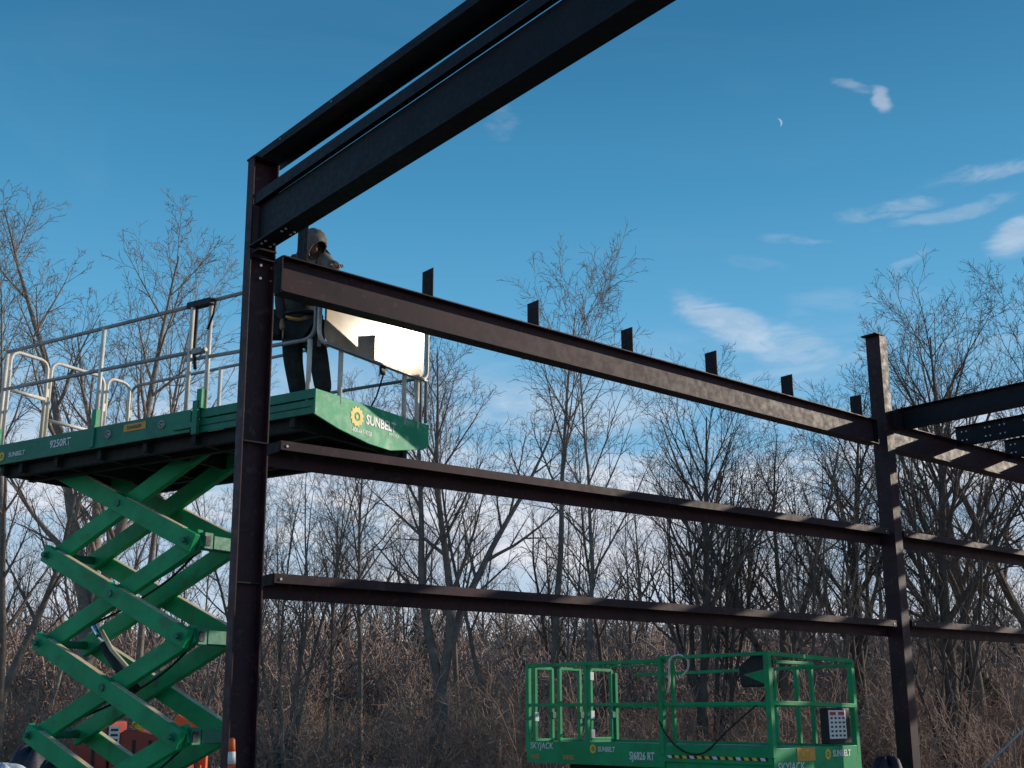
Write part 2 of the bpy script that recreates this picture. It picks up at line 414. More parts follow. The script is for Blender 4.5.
# --- rails
def tube_part(name, paths, r, mat, parent, n=10, label=None):
    m = MB()
    for p in paths: m.tube(p, r, n)
    return m.build(name, mat, parent, label=label)
RZ = 5.70
tube_part('guard_rail', [[LP(LL, 0, RZ - .02), LP(1.45, 0, RZ - .02)], [LP(LL + .02, 0, 5.235), LP(1.45, 0, 5.18)]], .021, MT['rail_grey'], lift)
tube_part('guard_rail', [fillet([LP(1.78, .05, RZ + .012), LP(.06, .05, RZ + .012), LP(.06, .05, 5.07), LP(1.78, .05, 5.13)], .16, 7)], .020, MT['rail_grey'], lift)
tube_part('guard_rail', [fillet([LP(LL, LW, 4.6), LP(LL, LW, RZ - .02), LP(.12, LW, RZ - .02), LP(.12, LW, 4.6)], .14, 6), [LP(LL - 1.0, LW, 5.16), LP(.12, LW, 5.10)]], .019, MT['rail_grey'], lift)
for s_, t_ in ((LL, 0), (3.03, 0), (1.68, 0)):
    tube_part('rail_post', [[LP(s_, t_, DZ - .1), LP(s_, t_, RZ - .03)]], .024, MT['rail'], lift)
for s_, t_ in ((1.47, .05), (.12, .05)):
    tube_part('rail_post', [[LP(s_, t_, DZ - .1), LP(s_, t_, RZ if s_ > 1 else 5.07)]], .024, MT['rail'], lift)
for s_ in (3.12, 1.7):
    tube_part('rail_post', [[LP(s_, LW, DZ - .1), LP(s_, LW, RZ - .03)]], .024, MT['rail'], lift)
tube_part('rail_post', [[LP(LL - .09, .0, DZ - .1), LP(LL - .09, .0, RZ - .25)]], .017, MT['rail'], lift)
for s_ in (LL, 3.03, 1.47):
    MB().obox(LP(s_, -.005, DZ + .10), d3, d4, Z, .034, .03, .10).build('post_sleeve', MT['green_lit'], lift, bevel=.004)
# entry gate hoops on the left end
for (a, b, zb, zm) in ((.05, .55, 4.55, 5.25), (.60, 1.37, 4.55, 5.0), (1.42, LW - .03, 4.55, 4.75)):
    g = tube_part('gate_hoop', [fillet([LP(LL, a, zb), LP(LL, a, RZ + .015), LP(LL, b, RZ + .0), LP(LL, b, zb)], .13, 7), [LP(LL, a, zm), LP(LL, b, zm - .01)]], .022, MT['rail'], lift)
    MB().obox(LP(LL, b + .022, 5.32), d3, d4, Z, .018, .02, .05).build('latch', MT['rail'], g)
# right end frame and sign board
for t_, zb in ((.36, 5.03), (1.36, 5.03), (1.58, 5.03)):
    tube_part('rail_post', [[LP(.0, t_, DZ - .08), LP(.0, t_, zb)]], .024, MT['rail'], lift)
tube_part('end_rail', [fillet([LP(-.005, .03, 5.03), LP(-.005, .03, RZ + .01), LP(-.005, 1.74, RZ + .01), LP(-.005, 1.74, 5.03)], .13, 6, True)], .021, MT['rail'], lift)
tube_part('end_rail', [fillet([LP(.05, 1.80, 4.6), LP(.05, 1.80, RZ - .03), LP(.05, .10, RZ - .03), LP(.05, .10, 5.0)], .12, 6)], .018, MT['rail_grey'], lift)
m = MB(); pts = fillet([LP(-.028, .075, 5.035), LP(-.028, .075, RZ - .05), LP(-.028, 1.64, RZ - .05), LP(-.028, 1.64, 5.035)], .10, 5, True)[:-1]
m.poly(pts, -d3, .006); sign = m.build('sign_board', MT['panel'], lift)
m = MB(); m.prism([(0, 0), (.03, 0), (.03, .02), (0, .02)], LP(-.035, .08, 5.005), LP(-.035, 1.68, 5.005), -d3, Z); m.build('board_edge', MT['rail_grey'], sign)
m = MB()
for t_, z in ((.18, 5.60), (.86, 5.35), (1.1, 5.35), (1.1, 5.2), (1.6, 5.6), (1.6, 5.12)): m.disc(LP(-.036, t_, z), d3, .012, .004, 10)
build_split(m, 'rivet', MT['bolt'], sign)
# straps at the overlap of the two rails
m = MB(); m.obox(LP(1.58, .02, RZ - .01), d3, d4, Z, .17, .045, .03)
m.tube([LP(1.62, 0, RZ - .03), LP(1.62, 0, 5.2), LP(1.60, .01, 5.0)], .018, 8)
m.tube([LP(1.36, .0, RZ - .03), LP(1.38, 0, RZ - .16), LP(1.47, .02, RZ - .3)], .012, 8)
m.build('rubber_strap', MT['black'], lift)
MB().obox(LP(1.56, .0, 5.18), d3, d4, Z, .07, .03, .03).build('rail_clamp', MT['rail_grey'], lift, bevel=.004)
tube_part('hanging_cable', [[LP(-.01, .98, 5.02), LP(-.01, 1.0, 4.93), LP(-.01, .95, 4.8), LP(-.01, .9, 4.68), LP(.03, .86, 4.56)]], .009, MT['black'], lift, 6)
MB().obox(LP(-.01, .985, 4.98), d3, d4, Z, .015, .03, .05).build('cable_hook', MT['black'], lift)
def smooth_path_(p, k=6):
    o = []
    for i in range(len(p) - 1):
        p0, p1, p2, p3 = p[max(i-1, 0)], p[i], p[i+1], p[min(i+2, len(p)-1)]
        for j in range(k):
            t = j / k; o.append(.5 * ((2*p1) + (-p0+p2)*t + (2*p0-5*p1+4*p2-p3)*t*t + (-p0+3*p1-3*p2+p3)*t**3))
    o.append(p[-1]); return o
# --- scissor stack
SL, SR = 4.34, 2.13
lv = [4.36, 3.385, 2.42, 1.45, .50]
def arm(sa, za, sb, zb, t_, h=.098, w=.038, mat='green'):
    A = LP(sa, t_, za); B = LP(sb, t_, zb); dr = (B - A).normalized(); up = dr.cross(d4).normalized()
    if up.z < 0: up = -up
    A = A - dr * .09; B = B + dr * .09
    return MB().prism([(-w, -h), (w, -h), (w, h), (-w, h)], A, B, d4, up), dr, up
for i in range(4):
    zu, zd = lv[i], lv[i + 1]
    for t_out, t_in in ((.575, .675), (1.30, 1.20)):
        m, dr, up = arm(SL, zu, SR, zd, t_out); a = m.build('scissor_arm', MT['green'], lift, bevel=.008)
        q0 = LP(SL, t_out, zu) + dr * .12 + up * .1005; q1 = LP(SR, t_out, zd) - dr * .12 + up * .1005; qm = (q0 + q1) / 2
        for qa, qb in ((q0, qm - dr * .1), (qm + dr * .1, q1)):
            MB().obox((qa + qb) / 2, dr, d4, up, (qb - qa).length / 2, .034, .003).build('sunlit_top_strip', MT['cream'], a)  # cream strip paints the sun highlight along the dusty top edge
        m = MB(); c = (LP(SL, t_out, zu) + LP(SR, t_out, zd)) / 2
        m.disc(c - d4 * .045 if t_out < 1 else c + d4 * .045, d4, .040, .012, 14); m.build('pivot_pin', MT['green_deck'], a)
        m, dr, up = arm(SR, zu, SL, zd, t_in); a = m.build('scissor_arm', MT['green'], lift, bevel=.008)
for i in range(1, 5):
    for s_ in (SL, SR):
        m = MB(); m.disc(LP(s_, .9375, lv[i]), d4, .045, .42, 14)
        m.disc(LP(s_, .50, lv[i]), d4, .028, .03, 12)
        m.build('pivot_tube', MT['green_deck'], lift)
    m = MB(); m.obox(LP(SR - .06, .72, lv[i] + .005), d3, d4, Z, .075, .06, .085); m.obox(LP(SR - .02, .98, lv[i] + .0), d3, d4, Z, .085, .16, .07)
    build_split(m, 'pivot_bracket', MT['green_deck'], lift, bevel=.006)
    m = MB(); m.obox(LP(SR - .14, .70, lv[i] + .0), d3, d4, Z, .006, .035, .05); m.build('bracket_hole', MT['black'], lift)
# lift cylinder
def near_arm_pt(px, py, t_):
    P = LP(0, t_, 0); n = d4
    r = FW + RT * ((px - 512) / F) + UPV * ((384 - py) / F)
    return CAM + r * ((P - CAM).dot(n) / r.dot(n))
c0 = near_arm_pt(94, 626, .95); c1 = near_arm_pt(104, 645, .95); c2 = near_arm_pt(135, 690, .95)
cy = tube_part('lift_cylinder', [[c1, c2]], .062, MT['black'], lift, 14)
tube_part('cylinder_rod', [[c0, c1]], .032, MT['chrome'], cy, 12)
h0 = near_arm_pt(101, 630, .88); h1 = near_arm_pt(112, 650, .88); h2 = near_arm_pt(128, 668, .88)
tube_part('hydraulic_hose', [[h0, h1, h2]], .024, MT['cream'], lift, 8)
# inner arm plates that show below the upper joints
for i in (1, 2, 3):
    m = MB(); m.obox(LP(SR + .35, .80, lv[i] - .17), (d3 * .93 + Z * -.37).normalized(), d4, (d3 * .37 + Z * .93).normalized(), .30, .015, .035); build_split(m, 'stiffening_bar', MT['green'], lift, bevel=.004)
# hydraulic and cable looms along the arms
for i in range(3):
    a = LP(SR + .05, .76, lv[i + 1] - .08); b = LP(SL - .1, .77, lv[i + 2] + .03) 
    mid = (a + b) / 2
    tube_part('hose', [smooth_path_([a, a * .8 + b * .2 - Z * .10, mid - Z * .10, a * .2 + b * .8 - Z * .03, b])], .014, MT['black'], lift, 6)
# chassis and wheels
m = MB(); m.obox(LP(2.9, .9, .62), d3, d4, Z, 1.75, .62, .17); m.obox(LP(2.9, .9, .86), d3, d4, Z, 1.5, .42, .08)
ch = m.build('chassis', MT['green'], lift, bevel=.02)
for s_ in (1.65, 4.2):
    for t_ in (-.02, 1.82):
        w = MB().disc(LP(s_, t_, .45), d4, .45, .15, 28).build('wheel', MT['black'], lift, bevel=.03)
        MB().disc(LP(s_, t_, .45), d4, .24, .158, 20).build('rim', MT['rail'], w, bevel=.01)
# gearboxes low
# ================================================================== SMALL SCISSOR LIFT
A2 = V((3.02, 14.5, 0)); e1 = V((-.685, .729, 0)).normalized(); e2 = V((e1.y, -e1.x, 0))
def SP(s, t, z): return A2 + e1 * s + e2 * t + Z * z
L2, W2, Dz, Rz = 4.12, 1.85, 1.262, 2.335
sl = thing('scissor_lift', 'small green scissor lift, lowered, with green rails, standing behind the frame at lower right', 'scissor lift', SP(2.0, .92, 0))
SX = 1.62     # end of main deck (post at pixel 658)
ny = -e2      # outward normal of near side is -e2 ; outward normal of right end is -e1
m = MB()
m.obox(SP(SX / 2, -.01, Dz - .10), e1, e2, Z, SX / 2, .012, .10); m.obox(SP(SX / 2, .02, Dz - .22), e1, e2, Z, SX / 2, .012, .08)
m.obox(SP(SX / 2, W2, Dz - .13), e1, e2, Z, SX / 2, .012, .13)
mdk = m.build('deck_panel', MT['green'], sl, bevel=.004)
m = MB(); m.obox(SP((SX + L2) / 2, .0, Dz - .13), e1, e2, Z, (L2 - SX) / 2, .012, .145); m.obox(SP((SX + L2) / 2, W2, Dz - .13), e1, e2, Z, (L2 - SX) / 2, .012, .13)
m.obox(SP(L2, W2 / 2, Dz - .13), e2, e1, Z, W2 / 2, .012, .13)
edk = m.build('extension_deck', MT['green'], sl, bevel=.004)
m = MB(); m.obox(SP(0, W2 / 2 + .02, Dz - .17), e2, e1, Z, W2 / 2 + .02, .014, .16)
edp = m.build('end_panel', MT['green'], sl, bevel=.004)
m = MB(); m.obox(SP(L2 / 2, W2 / 2, Dz - .04), e1, e2, Z, L2 / 2 - .02, W2 / 2 - .02, .008)
m.build('platform_floor', MT['green_deck'], sl)
m = MB(); m.obox(SP(1.9, W2 / 2, Dz - .26), e1, e2, Z, 1.7, .6, .09)
m.build('deck_frame', MT['under'], sl)
# stripes
n = 13
for k in range(n):
    m = MB(); s_ = .08 + (SX - .16) * k / (n - .5); 
    m.prism([(0, -.018), (.065, -.018), (.085, .018), (.02, .018)], SP(s_, -.0225, Dz - .135), SP(s_, -.0255, Dz - .135), e1, Z)
    m.build('hazard_stripe', MT['yellow'] if k % 3 else MT['white'], mdk)
m = MB(); m.obox(SP(SX / 2, -.0225, Dz - .135), e1, e2, Z, SX / 2 - .05, .001, .022); m.build('stripe_backing', MT['black_ink'], mdk)
xr = -e1
text('SKYJACK', SP(4.04, -.014, Dz - .085), xr, Z, .085, MT['white'], edk, squeeze=.95, bold=.01, shear=.1)
for s_, w_ in ((4.02, .17), (3.40, .24)):
    text('4WD' if w_ < .2 else 'DIESEL', SP(s_, -.014, Dz - .215), xr, Z, .055, MT['orange_ink'], edk, squeeze=.95, bold=.025)
sun_logo(SP(2.84, -.014, Dz - .07), xr, Z, .065, edk)
text('SUNBELT', SP(2.75, -.014, Dz - .10), xr, Z, .062, MT['white'], edk, squeeze=.85, bold=.025)
text('SJ6826 RT', SP(2.20, -.014, Dz - .185), xr, Z, .095, MT['white'], edk, squeeze=.76, bold=.03)
# end panel marks (face -e1, reading along e2)
m = MB(); m.obox(SP(-.018, .66, Dz - .09), e2, e1, Z, .19, .003, .075); m.build('orange_decal', MT['orange_ink'], edp)
text('RT', SP(-.022, .56, Dz - .12), e2, Z, .08, MT['yellow'], edp, squeeze=1.2, bold=.02)
sun_logo(SP(-.016, 1.13, Dz - .10), e2, Z, .07, edp)
text('SUNBELT', SP(-.016, 1.24, Dz - .13), e2, Z, .075, MT['white'], edp, squeeze=.95, bold=.025)
text('SKYJACK', SP(-.016, .06, Dz - .27), e2, Z, .10, MT['white'], edp, squeeze=1.0, bold=.01, shear=.1)
# rails
mt = MT['green']
def bar(m, a, b, w=.022):
    a = V(a); b = V(b); d = (b - a).normalized(); u = Z if abs(d.z) < .7 else e1; s = d.cross(u).normalized(); u = s.cross(d)
    m.obox((a + b) / 2, d, s, u, (b - a).length / 2, w, w); return m
m = MB(); bar(m, SP(0, 0, Rz), SP(SX + .06, 0, Rz)); bar(m, SP(0, 0, 1.76), SP(SX, 0, 1.76)); m.build('guard_rail', mt, sl, bevel=.006)
m = MB(); bar(m, SP(SX - .04, .03, Rz - .035), SP(L2, .03, Rz - .035), .026); bar(m, SP(SX, .03, Rz - .085), SP(L2 - .9, .03, Rz - .085), .012); bar(m, SP(SX, .03, 1.76), SP(L2, .03, 1.76)); m.build('guard_rail', mt, sl, bevel=.006)
m = MB(); bar(m, SP(.1, W2, Rz - .10), SP(L2 - .4, W2, Rz - .14)); bar(m, SP(0, W2, 1.74), SP(L2, W2, 1.74), .018); m.build('guard_rail', mt, sl, bevel=.006)
m = MB(); bar(m, SP(-.0, .0, Rz - .0), SP(-.0, W2, Rz - .045), .026); bar(m, SP(0, .0, 1.77), SP(0, W2, 1.735), .026); m.build('end_rail', mt, sl, bevel=.006)
m = MB(); bar(m, SP(0, .15, Rz - .09), SP(0, .95, Rz - .10), .02); m.build('end_rail', mt, sl, bevel=.006)
for s_, t_, w_, zt in ((0, 0, .036, Rz + .02), (.02, W2, .036, Rz - .03), (SX + .02, 0, .034, Rz + .015), (SX - .13, .05, .022, Rz - .03), (2.98, .03, .028, Rz - .06), (L2, .03, .030, Rz - .01), (1.2, W2, .026, Rz - .1), (L2 - .02, W2, .03, Rz - .1), (.85, W2, .028, Rz - .1), (.62, W2, .026, Rz - .1)):
    m = MB(); bar(m, SP(s_, t_, Dz - .12), SP(s_, t_, zt), w_); m.build('rail_post', MT['green'], sl, bevel=.006)
for a, b in ((.16, .50), (.66, 1.08), (1.32, 1.78)):
    m = MB()
    bar(m, SP(L2, a, Dz), SP(L2, a, Rz - .06), .026); bar(m, SP(L2, b, Dz), SP(L2, b, Rz - .06), .026); bar(m, SP(L2, a, Rz - .06), SP(L2, b, Rz - .065), .022); bar(m, SP(L2, a, 1.76), SP(L2, b, 1.76), .018); bar(m, SP(L2, a, Dz + .02), SP(L2, b, Dz + .02), .018)
    g = m.build('gate_hoop', MT['green'], sl, bevel=.006)
    MB().obox(SP(L2 - .02, b - .0, 1.62), e1, e2, Z, .03, .035, .045).build('latch', MT['green_deck'], g, bevel=.006)
for t_, z in ((1.32, 2.18), (1.32, 1.62), (1.32, 1.35), (.16, 1.60)):
    MB().obox(SP(L2 - .035, t_, z), e1, e2, Z, .008, .035, .06).build('tag_plate', MT['white'], sl)
# control box hung on the near rail
m = MB()
m.poly([SP(.0 + .05, .10, 1.96), SP(.48, .10, 1.95), SP(.50, .10, 2.20), SP(.30, .10, 2.33), SP(.05, .10, 2.36)], e2, .10)
cb = m.build('control_box', MT['black'], sl, bevel=.02)
m = MB(); m.poly([SP(.07, .088, 1.97), SP(.10, .088, 2.16), SP(.42, .088, 2.10)], e2, .01); m.build('box_cover', MT['green'], cb)
m = MB(); m.disc(SP(.25, .15, 2.37), Z, .015, .07, 10); m.disc(SP(.25, .15, 2.45), Z, .028, .02, 12); m.build('joystick', MT['black'], cb)
pts = [SP(.06, .06, 1.96), SP(.10, .03, 1.82), SP(.30, -.02, 1.66), SP(.62, -.03, 1.44), SP(.95, -.03, 1.20), SP(1.2, -.035, 1.17), SP(1.42, -.03, 1.26), SP(1.58, -.04, 1.42), SP(1.66, -.04, 1.55)]
def smooth_path(p, k=6):
    o = []
    for i in range(len(p) - 1):
        p0, p1, p2, p3 = p[max(i-1, 0)], p[i], p[i+1], p[min(i+2, len(p)-1)]
        for j in range(k):
            t = j / k; o.append(.5 * ((2*p1) + (-p0+p2)*t + (2*p0-5*p1+4*p2-p3)*t*t + (-p0+3*p1-3*p2+p3)*t**3))
    o.append(p[-1]); return o
tube_part('control_cable', [smooth_path(pts)], .011, MT['black'], sl, 6)
hp = [SP(SX - .1, -.02, 1.9), SP(SX - .14, -.03, 2.05), SP(SX - .16, -.03, 2.3), SP(SX - .3, -.02, 2.36), SP(SX - .42, 0, 2.3), SP(SX - .40, .02, 2.18), SP(SX - .28, .02, 2.08)]
tube_part('hose_loop', [smooth_path(hp)], .014, MT['rail'], sl, 8)
# manual box with sign sheet on the end rail
m = MB(); m.obox(SP(.03, 1.42, 1.49), e2, e1, Z, .25, .06, .215); mb_ = m.build('document_box', MT['black'], sl, bevel=.015)
m = MB(); m.obox(SP(-.034, 1.37, 1.51), e2, e1, Z, .19, .003, .17); sh = m.build('instruction_sheet', MT['white'], mb_)
m = MB()
for k in range(2): m.obox(SP(-.039, 1.27 + .19 * k, 1.64), e2, e1, Z, .065, .002, .02)
build_split(m, 'red_heading', MT['red_ink'], sh)
m = MB()
for i in range(4):
    for j in range(5): m.obox(SP(-.039, 1.235 + .09 * i, 1.585 - .052 * j), e2, e1, Z, .022, .002, .012)
build_split(m, 'printed_icon', MT['black_ink'], sh)
# undercarriage
for z0, z1 in ((.98, .86), (.86, .74)):
    m = MB()
    for t_ in (.45, 1.4): m.obox(SP(2.0, t_, (z0 + z1) / 2), e1, e2, Z, 1.3, .05, .05)
    build_split(m, 'scissor_arm', MT['green'], sl, bevel=.01)
m = MB(); m.obox(SP(2.0, .92, .55), e1, e2, Z, 1.4, .62, .15); m.build('chassis', MT['green'], sl, bevel=.02)
for s_ in (1.05, 3.0):
    for t_ in (.12, 1.72):
        w = MB().disc(SP(s_, t_, .33), e2, .33, .13, 26).build('wheel', MT['black'], sl, bevel=.03)
        MB().disc(SP(s_, t_, .33), e2, .17, .137, 18).build('rim', MT['rail'], w)

# ================================================================== PERSON
def skin_obj(name, joints, bones, radii, mat, parent, sub=2, smooth_it=0):
    names = list(joints); idx = {k: i for i, k in enumerate(names)}
    org = ORG[parent.name]
    me = bpy.data.meshes.new(name); me.from_pydata([V(joints[k]) - org for k in names], [(idx[a], idx[b]) for a, b in bones], []); me.update()
    me.materials.append(mat)
    o = bpy.data.objects.new(name, me); col.objects.link(o); o.parent = parent; ORG[o.name] = org
    sk = o.modifiers.new('skin', 'SKIN'); sk.use_smooth_shade = True
    for i, k in enumerate(names):
        r = radii[k]; r = r if isinstance(r, tuple) else (r, r)
        me.skin_vertices[0].data[i].radius = r
        me.skin_vertices[0].data[i].use_root = (i == 0)
    ss = o.modifiers.new('sub', 'SUBSURF'); ss.levels = sub; ss.render_levels = sub
    return o
PY = 11.12
def pj(px, py, dy=0): return at(px, py, PY + dy)
fzl = DZ - .06
aL_ = pj(300, 386, .05); aR_ = pj(325, 387, -.05)
aL_.z = fzl + .09; aR_.z = fzl + .09
pel = pj(302, 326, .02)
sc_ = 1.0
J = {}
J['pelvis'] = pel
J['waist'] = pj(301, 306, .0); J['chest'] = pj(303, 278, -.10); J['neck'] = pj(307, 257, -.20); J['head0'] = pj(311, 252, -.28); J['head1'] = pj(312, 243, -.36); J['crown'] = pj(308, 239, -.34)
J['hipL'] = pj(292, 332, .04); J['kneeL'] = pj(293, 361, -.10); J['ankL'] = aL_; J['toeL'] = aL_ + V((.02, -.17, -.045))
J['hipR'] = pj(312, 332, .0); J['kneeR'] = pj(319, 360, -.12); J['ankR'] = aR_; J['toeR'] = aR_ + V((.08, -.15, -.045))
J['shL'] = pj(290, 267, -.02); J['elL'] = pj(281, 298, .04); J['wrL'] = pj(282, 322, -.08); J['haL'] = pj(283, 330, -.11)
J['shR'] = pj(320, 259, -.20); J['elR'] = pj(331, 268, -.40); J['wrR'] = pj(336, 266, -.58); J['haR'] = pj(338, 265, -.64)
bones = [('pelvis', 'waist'), ('waist', 'chest'), ('chest', 'neck'), ('neck', 'head0'), ('head0', 'head1'), ('head1', 'crown'),
         ('pelvis', 'hipL'), ('hipL', 'kneeL'), ('kneeL', 'ankL'), ('ankL', 'toeL'), ('pelvis', 'hipR'), ('hipR', 'kneeR'), ('kneeR', 'ankR'), ('ankR', 'toeR'),
         ('chest', 'shL'), ('shL', 'elL'), ('elL', 'wrL'), ('wrL', 'haL'), ('chest', 'shR'), ('shR', 'elR'), ('elR', 'wrR'), ('wrR', 'haR')]
rad = dict(pelvis=.13, waist=.125, chest=.15, neck=.06, head0=.075, head1=.095, crown=.08, hipL=.095, kneeL=.062, ankL=.045, toeL=.04, hipR=.095, kneeR=.062, ankR=.045, toeR=.04,
           shL=.065, elL=.045, wrL=.032, haL=.034, shR=.065, elR=.045, wrR=.032, haR=.034)
pr = thing('person', 'worker in tan hood and dark work clothes leaning over the beam from the lift platform', 'person', V((J['pelvis'].x, J['pelvis'].y, fzl)))
skin_obj('body', J, bones, rad, MT['skin'], pr)
def sub_skin(name, keys, extra, mat, scale=None):
    bs = [(a, b) for a, b in bones if a in keys and b in keys]
    skin_obj(name, {k: J[k] for k in keys}, bs, {k: extra[k] for k in keys}, mat, pr)
jr = dict(waist=.165, chest=.185, neck=.085, shL=.095, elL=.072, wrL=.052, shR=.095, elR=.072, wrR=.05, pelvis=.172)
sub_skin('jacket', ['pelvis', 'waist', 'chest', 'neck', 'shL', 'elL', 'wrL', 'shR', 'elR', 'wrR'], jr, MT['jacket_dark'])
tr = dict(pelvis=.165, hipL=.128, kneeL=.10, ankL=.086, hipR=.128, kneeR=.10, ankR=.086)
sub_skin('trousers', ['pelvis', 'hipL', 'kneeL', 'ankL', 'hipR', 'kneeR', 'ankR'], tr, MT['trousers'])
for s in 'LR':
    a = J['ank' + s]; tt = J['toe' + s]; skin_obj('boot', {'a': a + Z * .06, 'b': a - Z * .02, 'c': tt - Z * .0}, [('a', 'b'), ('b', 'c')], {'a': .062, 'b': .058, 'c': .05}, MT['brown'], pr)
skin_obj('sleeve', {'a': J['shR'] + Z * .015, 'b': J['elR'] + Z * .006, 'c': J['wrR']}, [('a', 'b'), ('b', 'c')], {'a': .102, 'b': .078, 'c': .054}, MT['jacket'], pr)
# hood: open shell around the head, opening facing forward-down
hc = J['head1'] + V((0, .02, .0)); fdir = V((.50, -.42, -.70)).normalized(); sd = fdir.cross(Z).normalized(); hu = sd.cross(fdir)
m = MB(); vs = []; fs = []; nu, nv = 44, 22
for j in range(nv + 1):
    th = R(42 + 136 * j / nv)
    for i in range(nu):
        ph = 2 * math.pi * i / nu
        r_ = .138 * (1 + .08 * noise.noise(V((math.cos(ph) * 1.3, math.sin(ph) * 1.3, j * .15 + 4))) + .07 * noise.noise(V((math.cos(ph) * 4, math.sin(ph) * 4, j * .22 + 9)))) * (1 + .06 * max(0, 1 - j / 5)) 
        vs.append(hc + fdir * (math.cos(th) * r_ * 1.15) + (sd * math.cos(ph) * .92 + hu * math.sin(ph) * 1.08) * (math.sin(th) * r_))
for j in range(nv):
    for i in range(nu): fs.append((j * nu + i, j * nu + (i + 1) % nu, (j + 1) * nu + (i + 1) % nu, (j + 1) * nu + i))
m.add(vs, fs, True); m.add([hc - fdir * .172] , [])
hd = m.build('hood', MT['jacket'], pr); so = hd.modifiers.new('solid', 'SOLIDIFY'); so.thickness = .012
# hood collar draping to the shoulders
skin_obj('hood_collar', {'a': J['head0'] + V((0, .07, -.02)), 'b': J['neck'] + V((-.08, .04, -.02)), 'c': J['neck'] + V((.12, -.02, -.03)), 'd': J['shR'] + Z * .02}, [('a', 'b'), ('a', 'c'), ('c', 'd')], {'a': .115, 'b': .10, 'c': .10, 'd': .10}, MT['jacket'], pr)
# face
fc = J['head1'] + fdir * .088
m = MB(); m.tube([fc + hu * .018, fc + fdir * .022 - hu * .018, fc - hu * .022], [.008, .014, .006], 8); m.build('nose', MT['skin'], pr)
for s in (-1, 1):
    m = MB(); m.disc(fc + sd * (.032 * s) + hu * .022 + fdir * .001, fdir, .009, .005, 10); m.build('eye', MT['black_ink'], pr)
m = MB(); m.tube([fc + sd * -.024 - hu * .048, fc - hu * .052 + fdir * .006, fc + sd * .024 - hu * .048], .006, 6); m.build('mouth', MT['brown'], pr)
m = MB(); m.tube([hc + sd * -.09 + hu * .06, hc + hu * .115, hc + sd * .09 + hu * .06], [.03, .045, .03], 8); m.build('hair', MT['black'], pr)
# fingers
for s, dirv, side in (('R', V((.35, -.6, -.25)).normalized(), V((.8, .45, .1)).normalized()), ('L', V((.1, -.25, -1)).normalized(), V((.2, -.9, .1)).normalized())):
    h = J['ha' + s]
    for k in range(5):
        off = (k - 1.5) * .021 if k < 4 else -.05
        ln = (.068, .08, .075, .058, .05)[k]
        a = h + side * off + dirv * (.01 if k < 4 else -.03)
        b = a + dirv * (ln * .55) + (side * -.02 if k == 4 else V((0, 0, 0))); c = b + (dirv * .6 + V((0, 0, -.8))).normalized() * (ln * .5)
        skin_obj('finger' if k < 4 else 'thumb', {'a': a, 'b': b, 'c': c}, [('a', 'b'), ('b', 'c')], {'a': .0105, 'b': .0095, 'c': .008}, MT['skin'], pr, 1)
# tool belt
m = MB(); c = J['pelvis'] + Z * .10
ring = [c + V((math.cos(a) * .185, math.sin(a) * .165, .0)) for a in [2*math.pi*k/20 for k in range(21)]]
m.tube(ring, .022, 8); tbelt = m.build('tool_belt', MT['black'], pr)
m = MB(); p = pj(276, 325, .02); m.obox(p, V((1, 0, 0)), V((0, 1, 0)), Z, .065, .09, .14); m.build('tool_pouch', MT['trousers'], pr, bevel=.02)
m = MB(); p = pj(294, 318.5, -.19); q = pj(303, 319.5, -.20); m.tube([pj(286, 316.5, -.16), p, q], .013, 8); m.build('orange_cord', MT['orange_ink'], pr)

# ================================================================== SITE OBJECTS
# dark red machine behind the scissor stack
mY = 17.5
rm = thing('red_machine', 'dark red work machine with louvred side parked behind the tall scissor lift', 'machine', V((at(130, 700, mY).x, mY, 0)))
xm = V((1, .10, 0)).normalized(); ym = V((-.10, 1, 0)).normalized()
def RP(px, z, dy=0): 
    p = at(px, 700, mY + dy); return V((p.x, p.y, z))
m = MB(); m.poly([RP(74, .45), RP(74, 1.42), RP(82, 1.57), RP(110, 1.55), RP(113, .45)], ym, 1.3); m.build('engine_cowl', MT['red'], rm, bevel=.03)
m = MB(); m.poly([RP(113.4, .45), RP(113.4, 1.30), RP(128, 1.45), RP(165, 1.36), RP(185, .98), RP(192, .45)], ym, 1.25); bd = m.build('body', MT['red'], rm, bevel=.03)
m = MB()
for px in (97, 121, 137, 153): m.poly([RP(px, .5, -.01), RP(px - 1.5, 1.30, -.01), RP(px + 1.5, 1.30, -.01), RP(px + 3, .5, -.01)], ym, .008)
build_split(m, 'panel_groove', MT['black'], bd)
m = MB(); m.obox(RP(117, 1.36, -.03), xm, ym, Z, .075, .006, .13); pl = m.build('label_plate', MT['white'], bd)
m = MB(); m.obox(RP(116, 1.15, -.03), xm, ym, Z, .075, .006, .08); m.build('yellow_plate', MT['yellow'], bd)
m = MB()
for k in range(3): m.obox(RP(117, 1.44 - .07 * k, -.038), xm, ym, Z, .05, .002, .015)
build_split(m, 'printed_line', MT['black_ink'], pl)
m = MB(); m.poly([RP(152, .98, -.02), RP(172, .80, -.02), RP(168, .72, -.02), RP(150, .86, -.02)], ym, .02); m.build('window', MT['black'], bd)
for px in (90, 178):
    w = MB().disc(RP(px, .42, -.08), ym, .42, .14, 26).build('wheel', MT['black'], rm, bevel=.03)
    MB().disc(RP(px, .42, -.09), ym, .2, .14, 18).build('rim', MT['rail'], w)
m = MB()
p0 = RP(150, 1.50, .2)
for k in range(3):
    m.tube([p0 + V((math.cos(a) * (.20 - .02*k), math.sin(a) * (.12), .03 * k + .05 * math.sin(2*a))) for a in [2*math.pi*q/24 for q in range(25)]], .028, 8)
tag(m.build('coiled_hose', MT['lime'], origin=p0), 'lime yellow coiled hose lying on the dark red machine', 'hose')
